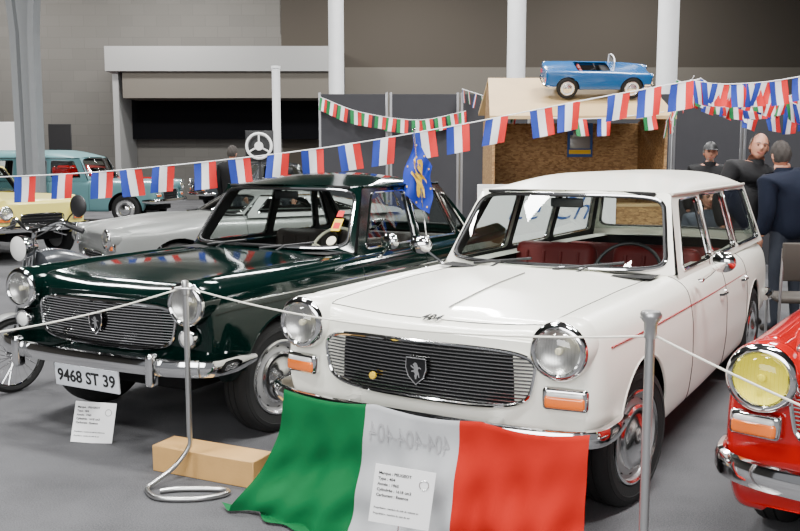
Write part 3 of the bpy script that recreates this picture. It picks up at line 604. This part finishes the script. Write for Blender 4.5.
bunting('second garland of small flags strung across the kiosk roof front',[(462,89,12.9),(500,101,10.5),(548,117,9.50),(605,118,9.50),(664,112,9.50)],12,.14,.18,FR,.04,.97,alt=IT,tilt=.35,jit=.25)
bunting('garland of flags curving down the right end of the kiosk roof',[(694,76,8.6),(685,92,8.8),(672,112,9.2),(666,122,9.52)],6,.13,.18,IT,.1,.95,tilt=.5)
bunting('upper garland of blue white red flags at the top right corner',[(690,80,8.0),(720,84,8.0),(765,82,8.0),(815,74,8.0)],9,.16,.21,FR,tilt=.4,jit=.3)
bunting('middle garland of mixed flags sagging at the top right corner',[(676,80,8.5),(715,95,8.5),(760,101,8.5),(815,90,8.5)],14,.13,.18,IT,alt=FR,tilt=.5,jit=.3)
bunting('lowest garland of blue white red flags above the hugging men',[(700,78,8.9),(740,103,8.9),(780,112,8.9),(820,108,8.9)],9,.15,.21,FR,tilt=.5,jit=.3)
bunting('steep garland of mixed flags crossing the others at the top right',[(684,86,8.25),(730,86,8.25),(770,94,8.25),(818,114,8.25)],10,.13,.19,FR,alt=IT,tilt=.6,jit=.3)
pb=W2(CG,AG,.74,2.60,.95); t=thing('heraldic_flag','blue flag with yellow lion on a stick clipped to the green saloon window','flag',pb); top=PX(414,134,pb.y)-pb
mb=MB(); tube(mb,[Vector((0,0,0)),top],.006,6); lathe(mb,[(0,.05),(.012,.03),(.0,0)],T(top),10); rbox(mb,(0,0,.02),(.03,.03,.05),.004,1); mb.build('stick','chrome',t)
q0=PX(414,137,pb.y)-pb;q1=PX(400,193,pb.y)-pb;q2=PX(431,215,pb.y)-pb;q3=PX(432,168,pb.y)-pb
def hf(u,v):
    p=(q0.lerp(q3,u)).lerp(q1.lerp(q2,u),v); return p+Vector((.012*sin(v*8+u*3),.035*sin(u*9+v*3),.010*sin(u*8)))
mb=MB(); grid(mb,hf,np.linspace(0,1,25),np.linspace(0,1,25)); fl=mb.build('cloth','hblue',t)
mb=MB(); poly(mb,[[(.5+a*.38,.5-b*.38) for a,b in LION]],lambda u,v:hf(u,v)-Vector((0,.022,0)))
for (u,v) in((.12,.10),(.5,.05),(.88,.12),(.08,.5),(.93,.5),(.12,.85),(.88,.9),(.5,.95),(.25,.25)): rbox(mb,hf(u,v)-Vector((0,.010,0)),(.010,.003,.014),0,1)
mb.build('lion','hyel',fl)
# ---------------------------------------------------------------- tricolour flag on the white car
def banf(u,v):
    x=-.58+1.37*u; yb=-.10 if abs(x)<.5 else -.10+.9*(abs(x)-.5)**2
    A=W2(CW,AW,x,yb-.005,.562-.02*abs(sin(u*9)))
    lt=max(0,1-u/.40); B=W2(CW,AW,x-.28*lt,-.20-.02*sin(u*8),.012)
    z=max(.012,A.z*(1-min(1,(v/.90))**1.05))
    hzt=v**2.2; p=Vector((A.x+(B.x-A.x)*hzt,A.y+(B.y-A.y)*hzt,z))
    f=.014*sin(u*21+v*3)+.011*sin(u*47-v*5)+.012*sin(v*9+u*6)+.010*sin(u*13+v*17)+.012*sin(u*8-v*7)+.006*sin(u*70+v*11); n=Vector((-sin(AW),-cos(AW),0))
    p+=n*(f*(v*1.3)*1.3+.035+.02*v) if v>.001 else n*.03
    if z<.03: p.z=.014+.012*max(0,sin(u*23+v*14))
    return p
mb=MB(); us=np.linspace(0,1,121); grid(mb,banf,us,np.linspace(0,1,51),mfn=lambda u,v:0 if u<.315 else(1 if u<.63 else 2)); bn=tag(mb.build('tricolour_flag',['cgreen','cwhite','cred']),'large green white red cloth flag draped over the white estate bumper to the floor','flag')
tx=textobj('printed_text','404-404-404',.115,'cgrey',None,None,.0003)
for v in tx.data.vertices:
    u=.472-v.co.x/1.36*.62; vv=.19-v.co.y/.62; q=banf(min(max(u,0),1),vv); v.co=q+Vector((-sin(AW),-cos(AW),0))*(.003+v.co.z)
tx.parent=bn
# ---------------------------------------------------------------- info cards
def card(lab,p,w,h,rz,tilt,roll,lift=0):
    t=thing('info_card',lab,'card',p,0,None); t.rotation_euler=(Matrix.Rotation(rz,3,'Z')).to_euler(); X=RX(-tilt)@RY(roll); mb=MB(); rbox(mb,(0,0,h/2+lift),(w,.002,h),0,1,0,X); sh=mb.build('sheet','paper',t)
    mb=MB(); tube(mb,[X@Vector((0,.004,h*.7+lift)),Vector((0,.04+h*.5*(lift==0),.003)),Vector((0,.006,.003)),X@Vector((0,.004,lift+.01))],.002,5); mb.build('easel_wire','steel',t)
    L=['Marque : PEUGEOT','Type : 404','Année : 1965','Cylindrée : 1618 cm3','Carburant : Essence']
    for i,s in enumerate(L): textobj('text_line',s,.0155,'ink',sh,X@T((-w*.43,-.0022,h*(.86-.095*i)+lift))@RX(90),.0002,align='LEFT',bold=.0004)
    for i in range(2): textobj('text_line','Propriétaire : membre du club de voitures anciennes'[:44-8*i],.0095,'ink',sh,X@T((-w*.44,-.0022,h*(.26-.10*i)+lift))@RX(90),.0002,align='LEFT',bold=.0002)
    mb=MB(); tube(mb,[X@Vector((w*.33+.018*cos(a),-.002,h*.76+.018*sin(a)+lift)) for a in np.linspace(0,2*pi,20)[:-1]],.002,4,True); mb.build('club_emblem','steel',sh)
card('white information card standing on the carpet in front of the green saloon',GP(91,443),.235,.225,-.05,18,3)
cp=PX(392,527,3.27); card('white information card propped tilted against the tricolour flag',Vector((cp.x,cp.y,.0)),.235,.225,-.12,6,7,cp.z)
# ---------------------------------------------------------------- stanchions & rope
bp=GP(191,480); t=thing('stanchion','slim chrome rope post with curled tube base beside the wooden beam','rope post',(bp.x,bp.y,0))
zt=PX(192,284,bp.y).z; mb=MB(); tube(mb,[(0,0,.22),(0,0,zt)],.014,12); lathe(mb,[(0,zt+.02),(.016,zt+.015),(.019,zt),(.019,zt-.05),(.014,zt-.055)],None,16); mb.build('pole','schrome',t)
def rel(px,py,z=.014): q=GP(px,py,z); return Vector((q.x-bp.x,q.y-bp.y,z))
mb=MB(); tube(mb,catmull([Vector((0,0,.24)),Vector((-.005,-.0,.17)),Vector((-.07,-.03,.08)),rel(155,482,.03),rel(147,489),rel(158,498),rel(195,499),rel(222,495),rel(228,491),rel(215,489),rel(180,489),rel(160,491)],6),.012,10); mb.build('base_tube','schrome',t)
mb=MB(); tube(mb,[Vector((.05*cos(a)-.0,.03*sin(a),zt-.02)) for a in np.linspace(0,2*pi,16)[:-1]],.005,5,True); mb.build('rope_ring','steel',t)
lp=Vector((bp.x,bp.y,zt-.02))
rp=PX(648,400,2.92); t=thing('stanchion','thick satin steel rope post in front of the white estate wheel','rope post',(rp.x,rp.y,0)); zr2=PX(648,314,2.92).z
mb=MB(); tube(mb,[(0,0,.02),(0,0,zr2-.02)],.0165,16); mb.build('pole','steel',t); mb=MB(); lathe(mb,[(0,zr2+.012),(.03,zr2+.01),(.036,zr2),(.036,zr2-.012),(.022,zr2-.03),(.021,zr2-.08),(.0,zr2-.08)],None,24); mb.build('cap','steel',t)
mb=MB(); lathe(mb,[(0,0),(.16,0),(.16,.012),(.12,.022),(.03,.03),(0,.03)],None,32); mb.build('base_plate','steel',t)
rpp=Vector((rp.x,rp.y,zr2-.075))
def rope(lab,A,B,sag,mid=None):
    mb=MB(); pts=[A.lerp(B,k/30)-Vector((0,0,sag*4*(k/30)*(1-k/30))) for k in range(31)]; tube(mb,pts,.004,6); tag(mb.build('rope','rope'),lab,'rope')
rope('cream barrier cord stretched between the two rope posts',lp+Vector((.02,0,0)),rpp+Vector((-.02,0,.0)),.075)
rope('cream barrier cord running left from the slim chrome post across the green saloon',lp+Vector((-.02,0,0)),PX(-60,340,3.7),.03)
rope('cream barrier cord running right from the thick post across the red car',rpp+Vector((.02,0,0)),PX(900,448,2.45),.01)
A=GP(150,472);B=GP(251,491); d=(B-A); L_=d.length; an=math.atan2(d.y,d.x); mb=MB(); rbox(mb,(0,0,.067),(L_,.175,.134),.004,1); o=mb.build('wooden_beam','wood'); mid=(A+B)/2+Vector((-sin(an),cos(an),0))*.108; o.location=mid; o.rotation_euler=(0,0,an); tag(o,'short thick pine beam lying on the carpet behind the chrome post','wooden beam')
# ---------------------------------------------------------------- moped
mw=GP(22,388); t=thing('moped','old moped leaning beside the green saloon at the left edge','moped',(mw.x,mw.y-.1,0),-.52)
def mwheel(y,nm):
    w=bpy.data.objects.new(nm,None); C.objects.link(w); w.parent=t; w.empty_display_size=.1; r=.255; X=T((0,y,r))@RY(90)
    mb=MB(); tube(mb,[Vector(((r-.022)*cos(a),(r-.022)*sin(a),0)) for a in np.linspace(0,2*pi,41)[:-1]],.022,8,True,X=X); mb.build('tire','rubber',w)
    mb=MB(); tube(mb,[Vector(((r-.045)*cos(a),(r-.045)*sin(a),0)) for a in np.linspace(0,2*pi,41)[:-1]],.008,6,True,X=X)
    for k in range(24):
        a=2*pi*k/24; tube(mb,[(.02*cos(a+.8),.02*sin(a+.8),.02*(-1)**k),((r-.05)*cos(a),(r-.05)*sin(a),0)],.0022,4,X=X)
    lathe(mb,[(0,-.04),(.03,-.04),(.03,-.02),(.015,-.01),(.015,.01),(.03,.02),(.03,.04),(0,.04)],X,16); mb.build('spoked_rim','chrome',w)
mwheel(.0,'front_wheel'); mwheel(1.18,'rear_wheel')
YO=-.255; HZ=.09
def mv(*p): return (p[0],p[1]+YO,p[2]+(HZ if p[2]>.84 else 0))
mb=MB()
for s in(-1,1): tube(mb,[mv(s*.05,.255,.255),mv(s*.05,.36,.62),mv(s*.045,.42,.85)],.013,8)
tube(mb,[mv(-.05,.40,.80),mv(.05,.40,.80)],.015,8); tube(mb,[mv(0,.40,.78),mv(0,.47,1.0)],.016,8); mb.build('fork','chrome',t)
mb=MB(); grid(mb,lambda a,x:Vector((x,.285*cos(a),.255+.285*sin(a)-.3*abs(x)**1.6)),np.linspace(.2,2.6,16),np.linspace(-.045,.045,5)); mb.build('front_mudguard','silver',t)
mb=MB(); tube(mb,catmull([Vector(mv(*p)) for p in((-.36,.56,1.0),(-.24,.50,1.06),(-.06,.45,1.0),(.06,.45,1.0),(.24,.50,1.06),(.36,.56,1.0))],5),.014,8)
for s in(-1,1): tube(mb,[mv(s*.37,.565,.995),mv(s*.27,.515,1.04)],.021,8,mi=1)
for s in(-1,1): tube(mb,[mv(s*.24,.50,1.03),mv(s*.26,.42,1.0),mv(s*.34,.45,.98)],.006,6)
tube(mb,[mv(.2,.49,1.03),mv(.12,.36,.95),mv(.05,.42,.72)],.005,6,mi=1); mb.build('handlebar',['chrome','black'],t)
mb=MB(); X=T(mv(0,.34,.88))@RX(90); lathe(mb,[(0,-.14),(.055,-.11),(.085,-.03),(.09,.0),(.083,.012)],X,24); lathe(mb,[(.083,.01),(.055,.022),(0,.026)],X,24,1); mb.build('headlamp',['chrome','wlamp'],t)
mb=MB(); s=1; tube(mb,[mv(s*.25,.51,1.03),mv(s*.32,.50,1.10),mv(s*.40,.49,1.14)],.006,6); lathe(mb,[(0,.025),(.055,.022),(.075,.005),(.070,-.008),(0,-.008)],T(mv(s*.43,.48,1.17))@RX(90),20); mb.build('mirror','black',t)
mb=MB(); tube(mb,catmull([Vector(mv(*p)) for p in((0,.46,.83),(0,.60,.84),(0,.78,.80),(0,.92,.74))],5),[.06]+[.11]*14+[.05],14); mb.build('fuel_tank','dgrey',t)
mb=MB(); tube(mb,catmull([Vector(mv(*p)) for p in((0,.46,.90),(0,.60,.55),(0,.75,.30),(0,1.0,.28),(0,1.10,.50),(0,1.15,.74))],5),.018,8)
for s in(-1,1): tube(mb,[mv(s*.05,1.0,.30),mv(s*.06,1.42,.255)],.013,8); tube(mb,[mv(s*.06,1.42,.255),mv(s*.06,1.25,.70)],.011,8)
tube(mb,[mv(0,.9,.74),mv(0,1.35,.70)],.018,8); mb.build('frame','dgrey',t)
mb=MB(); rbox(mb,mv(0,1.12,.80),(.22,.55,.09),.04,4); mb.build('seat','black',t)
mb=MB(); rbox(mb,mv(0,.85,.40),(.16,.28,.22),.04,3)
for z in(.48,.51,.54,.57): rbox(mb,mv(0,.80,z),(.18,.16,.012),.004,1)
mb.build('engine','steel',t); mb=MB(); tube(mb,[mv(.1,.8,.42),mv(.11,.7,.3),mv(.12,1.0,.24),mv(.12,1.5,.30)],[.012,.014,.03,.03],10); mb.build('exhaust','chrome',t)
mb=MB(); tube(mb,[mv(-.08,.95,.28),mv(-.20,.98,.01)],.008,6); mb.build('kickstand','steel',t)
mb=MB(); grid(mb,lambda a,x:Vector((x,1.18+.285*cos(a),.255+.285*sin(a)-.3*abs(x)**1.6)),np.linspace(.3,2.7,16),np.linspace(-.05,.05,5)); mb.build('rear_mudguard','dgrey',t)
# ---------------------------------------------------------------- people
def skinmesh(V,E,rad,root=0,sub=2):
    me=bpy.data.meshes.new('s'); me.from_pydata([tuple(v) for v in V],E,[]); ob=bpy.data.objects.new('s',me); C.objects.link(ob)
    m=ob.modifiers.new('k','SKIN'); m.use_smooth_shade=True
    for i,d in enumerate(me.skin_vertices[0].data): d.radius=rad[i] if isinstance(rad[i],tuple) else (rad[i],rad[i]); d.use_root=(i==root)
    s=ob.modifiers.new('b','SUBSURF'); s.levels=sub; s.render_levels=sub
    bpy.context.view_layer.update(); r=bpy.data.meshes.new_from_object(ob.evaluated_get(bpy.context.evaluated_depsgraph_get())); bpy.data.objects.remove(ob)
    vs=[v.co.copy() for v in r.vertices]; fs=[list(p.vertices) for p in r.polygons]; return vs,fs
def person(label,loc,rz,hgt,top,bot,hair,armL=None,armR=None,headyaw=0,seated=False,cap=False,beard=None,bald=False,lean=0.,roll=0.,bulk=1.,smile=0.):
    t=thing('person',label,'person',loc,rz); k=hgt/1.75; dz=-.46 if seated else 0
    hip=.95+dz; ls=lambda z:lean*max(0,z-hip)
    J=dict(pel=(0,0,hip),wai=(ls(hip+.15),.0,hip+.15),che=(ls(hip+.35),.01,hip+.35),upc=(ls(hip+.49),-.005,hip+.49),nec=(ls(hip+.565),-.02,hip+.565),hb=(ls(hip+.63),-.035,hip+.63))
    for s,arm,n in((-1,armR,'R'),(1,armL,'L')):
        sh=Vector((s*.19+ls(hip+.47),.01,hip+.47-s*lean*.25)); el,wr=arm if arm else (((s*.25,.02,hip+.19),(s*.24,-.06,hip-.05)) if not seated else ((s*.25,-.04,hip+.20),(s*.15,-.30,hip+.14)))
        J['sh'+n]=sh;J['el'+n]=Vector(el);J['wr'+n]=Vector(wr)
        if seated: J['hp'+n]=(s*.10,-.02,hip-.02);J['kn'+n]=(s*.13,-.44,hip+.02);J['an'+n]=(s*.13,-.42,.09);J['to'+n]=(s*.14,-.58,.04)
        else: J['hp'+n]=(s*.10,0,.88);J['kn'+n]=(s*.11,-.01,.49);J['an'+n]=(s*.11,.03,.09);J['to'+n]=(s*.13,-.14,.035)
    names=list(J); V=[Vector(J[n])*k for n in names]; ix={n:i for i,n in enumerate(names)}
    E=[('pel','wai'),('wai','che'),('che','upc'),('upc','nec'),('nec','hb')]
    for n in'LR': E+=[('upc','sh'+n),('sh'+n,'el'+n),('el'+n,'wr'+n),('pel','hp'+n),('hp'+n,'kn'+n),('kn'+n,'an'+n),('an'+n,'to'+n)]
    RD=dict(pel=(.155,.11),wai=(.14,.105),che=(.165,.12),upc=(.12,.09),nec=.055,hb=.055,sh=.062,el=.042,wr=.028,hp=.088,kn=.058,an=.042,to=.036)
    rad=[RD.get(n,RD.get(n[:-1])) for n in names]; rad=[tuple(q*k for q in r) if isinstance(r,tuple) else r*k for r in rad]
    vs,fs=skinmesh(V,[(ix[a],ix[b]) for a,b in E],rad,ix['pel'],2); mb=MB()
    def cl(p):
        if p.z>(hip+.50)*k: return 0
        if p.z<.075: return 2
        if min((p-V[ix['wrL']]).length,(p-V[ix['wrR']]).length)<.05: return 0
        return 1 if p.z<(hip+.02)*k or (seated and p.y<-.15 and p.z<hip+.10) else 3
    mb.add(vs,[],0)
    for f in fs: c=sum((vs[i] for i in f),Vector())/len(f); mb.f.append(f); mb.m.append(cl(c))
    for n,s in(('L',1),('R',-1)):
        w=V[ix['wr'+n]]; d=(w-V[ix['el'+n]]).normalized(); sd=d.cross(Vector((0,1,0)) if abs(d.y)<.8 else Vector((0,0,1))).normalized(); sd2=d.cross(sd)
        hv=[w,w+d*.05,w+d*.09];he=[(0,1),(1,2)];hr=[.024,(.035,.018),(.036,.016)]
        vs,fs=skinmesh(hv,he,hr,0,1); mb.add(vs,fs,0)
        for q in range(4):
            b=w+d*.08+sd*(.030-.02*q); ln=(.068,.078,.072,.055)[q]; vs,fs=skinmesh([b,b+d*ln*.5+sd2*.008,b+d*ln*.85+sd2*.028],[(0,1),(1,2)],[.009,.0085,.007],0,1); mb.add(vs,fs,0)
        b=w+d*.03+sd*.03; vs,fs=skinmesh([b,b+d*.03+sd*.022,b+d*.06+sd*.026],[(0,1),(1,2)],[.011,.010,.008],0,1); mb.add(vs,fs,0)
    hc=Vector((ls(hip+.70),-.04,hip+.70))*k; HX=T(hc)@RZ(headyaw)@RY(roll)
    def hd(th,ph,g=0.):
        x=sin(th)*sin(ph);y=-sin(th)*cos(ph);z=cos(th); X_=x*(.076+g);Y_=y*(.096+g);Z_=z*(.120+g)
        if z<0: X_*=1-.28*(-z)**1.5; Y_*=1-.10*(-z)
        if g==0 and y<-.3:
            Y_+=.010*max(0,1-((abs(x)-.38)**2+(z-.08)**2)/.035)
            if abs(x)<.30: Y_-=.028*(1-abs(x)/.30)*max(0,1-abs(z+.14)/.26)
            if z<-.62: Y_-=.010
            if .14<z<.34: Y_-=.005
        return Vector((X_,Y_,Z_))*k
    grid(mb,lambda a,b:hd(a,b),np.linspace(0.001,pi-.001,36),np.linspace(-pi,pi,61),0,HX)
    for s in(-1,1):
        lathe(mb,[(0,.012),(.007,.009),(.010,0),(0,-.01)],HX@T(Vector((s*.029,-.076,.009))*k)@RX(90),10,4); rbox(mb,Vector((s*.078,.005,-.01))*k,(.014,.03,.05),.006,2,0,HX)
        tube(mb,[Vector((s*.015,-.095,.028))*k,Vector((s*.03,-.093,.034))*k,Vector((s*.048,-.082,.027))*k],.004,5,mi=6,X=HX)
    tube(mb,[Vector((-.028,-.082,-.060+smile))*k,Vector((0,-.092,-.066))*k,Vector((.028,-.082,-.060+smile))*k],.006,6,mi=5,X=HX)
    mb.build('body',['skin',bot,'shoe',top,'eye','lip',hair],t,angle=60)
    jn=['pel','wai','che','upc','nec','shL','elL','wrL','shR','elR','wrR']; jv=[V[ix[n]] for n in jn]; 
    jv[0]=jv[0]-Vector((0,0,.10 if not seated else -.03)); jv[4]=V[ix['nec']]-Vector((0,0,.02))
    for n in(7,10): jv[n]=jv[n].lerp(jv[n-1],.06)
    je=[(0,1),(1,2),(2,3),(3,4),(3,5),(5,6),(6,7),(3,8),(8,9),(9,10)]; jr=[(.18*bulk,.14*bulk),(.18*bulk,.145*bulk),(.205*bulk,.16*bulk),(.16,.125),.082,.088*bulk,.066*bulk,.048*bulk,.088*bulk,.066*bulk,.048*bulk]
    vs,fs=skinmesh(jv,je,[tuple(q*k for q in r) if isinstance(r,tuple) else r*k for r in jr],0,2); m2=MB(); m2.add(vs,fs)
    lathe(m2,[(.095*k,-.06),(.085*k,.0),(.076*k,.03),(.066*k,.025),(.062*k,-.03)],T(V[ix['nec']]+Vector((0,.012,-.01))),20)
    m2.build('jacket',top,t,angle=70)
    m2=MB()
    def hh(a,b): return hd(a,b,.010+.004*sin(b*9)*sin(a*7))
    us=np.linspace(.001,2.1,22);vv=np.linspace(-pi,pi,49); tmp=MB(); grid(tmp,hh,us,vv)
    for f in tmp.f:
        c=sum((tmp.v[i] for i in f),Vector())/4/k
        if c.y<(-.045 if not bald else -.02) and c.z<(.066 if not bald else .14): continue
        if bald and c.z>.075 and c.y<.03: continue
        if c.y<.01 and abs(c.x)>.05 and c.z<.0: continue
        m2.f.append(f); m2.m.append(0)
    m2.v=tmp.v; m2.v=[HX@p for p in m2.v]; m2.build('hair',hair,t)
    if beard:
        m3=MB(); us=np.linspace(2.15,2.9,10);vv=np.linspace(-.8,.8,15); grid(m3,lambda a,b:hd(a,b,.006),us,vv,0,HX); m3.build('beard',beard,t)
    if cap:
        m3=MB(); grid(m3,lambda a,b:hd(a,b,.018),np.linspace(.001,1.25,10),np.linspace(-pi,pi,33),0,HX)
        grid(m3,lambda a,b:(hd(1.25,a,.018)+Vector((0,-.07*b*cos(a),-.012*b))),np.linspace(-.9,.9,13),[0,.5,1],0,HX); m3.build('cap','black',t)
    return t
person('smiling balding man with grey hair in black puffer jacket hugging the man beside him',(3.22,8.36,0),radians(12),1.78,'jacket','jeans','hgrey',armL=((.42,-.20,1.36),(.36,-.44,1.40)),headyaw=-20,bald=True,smile=.008,lean=.14,roll=8,bulk=1.18)
person('man in navy jacket seen from behind at the right edge',(3.45,7.93,0),radians(198),1.70,'navy','jeans','hdark',armR=((-.32,-.08,1.18),(-.22,-.26,1.08)),lean=.12,roll=5,bulk=1.2,headyaw=-10)
person('man in a black cap with white goatee standing behind the kiosk corner',(PX(710,150,11.2).x,11.2,0),radians(-10),1.74,'jacket','jeans','hgrey',cap=True,beard='goatee',bulk=1.15)
person('man seated behind the white estate car, seen through its side windows',(3.14,9.1,0),radians(-8),1.72,'shirtb','jeans','hdark',seated=True)
person('standing visitor with dark hair behind the silver coupe, left of the wheel sign',(PX(231,150,15.5).x,15.5,0),radians(160),1.76,'jacket','jeans','hdark')
person('standing visitor in dark jacket right of the wheel sign',(PX(280,150,16.5).x,16.5,0),radians(20),1.64,'jacket','jeans','hdark')
def chair(lab,loc,rz,fab):
    t=thing('chair',lab,'chair',loc,rz); mb=MB(); rbox(mb,(0,0,.42),(.44,.42,.05),.02,3); mb.build('seat',fab,t); mb=MB(); rbox(mb,(0,.22,.74),(.42,.03,.32),.015,3,R=RX(-8)); mb.build('backrest',fab,t)
    for x in(-.2,.2):
        for y,tp in((-.18,.43),(.2,.6)): mb=MB(); tube(mb,[(x,y,.0),(x,y,.40)]+([(x,y+.03,.85)] if y>0 else []),.012,8); mb.build('leg','steel',t)
chair('chair under the seated man behind the white estate car',(3.14,9.13,0),radians(-8),'black')
chair('brown upholstered chair at the right edge behind the red car',(3.32,7.36,0),radians(172),'seatb')
# ---------------------------------------------------------------- light
def area(loc,rot,sx_,sy_,e,col=(1,1,1)):
    l=bpy.data.lights.new('a','AREA'); l.shape='RECTANGLE'; l.size=sx_; l.size_y=sy_; l.energy=e; l.color=col; o=bpy.data.objects.new('ceiling_or_fill_light',l); C.objects.link(o); o.location=loc; o.rotation_euler=rot
for x,y,e in((-5,2,190),(1,1,280),(5,4,190),(-2,7,230),(4,9,210),(-7,13,280),(1,15,240),(-9,23,480),(2,24,400),(9,16,240)): area((x,y,8.2),(0,0,0),2.2,.9,e*3.8,(1,.995,.98))
for x in(-15,-8,0,8): area((x,29.5,8.0),(radians(35),0,0),4,.6,560,(1,.98,.95))  # wall-wash lights added to brighten the back wall
area((-3,-5.5,4.5),(radians(68),0,radians(-15)),9,4,1100,(.99,.99,1))  # added frontal fill behind the camera, standing in for assumed hall windows
w=bpy.data.worlds.new('w'); SC.world=w; w.use_nodes=True; bg=w.node_tree.nodes['Background']; bg.inputs[0].default_value=(.93,.95,1,1); bg.inputs[1].default_value=.28
cam=bpy.data.cameras.new('cam'); cam.sensor_width=36; cam.lens=F/800*36; co=bpy.data.objects.new('camera',cam); C.objects.link(co); co.location=(0,0,H); co.rotation_euler=(pi/2-TH,0,0); SC.camera=co
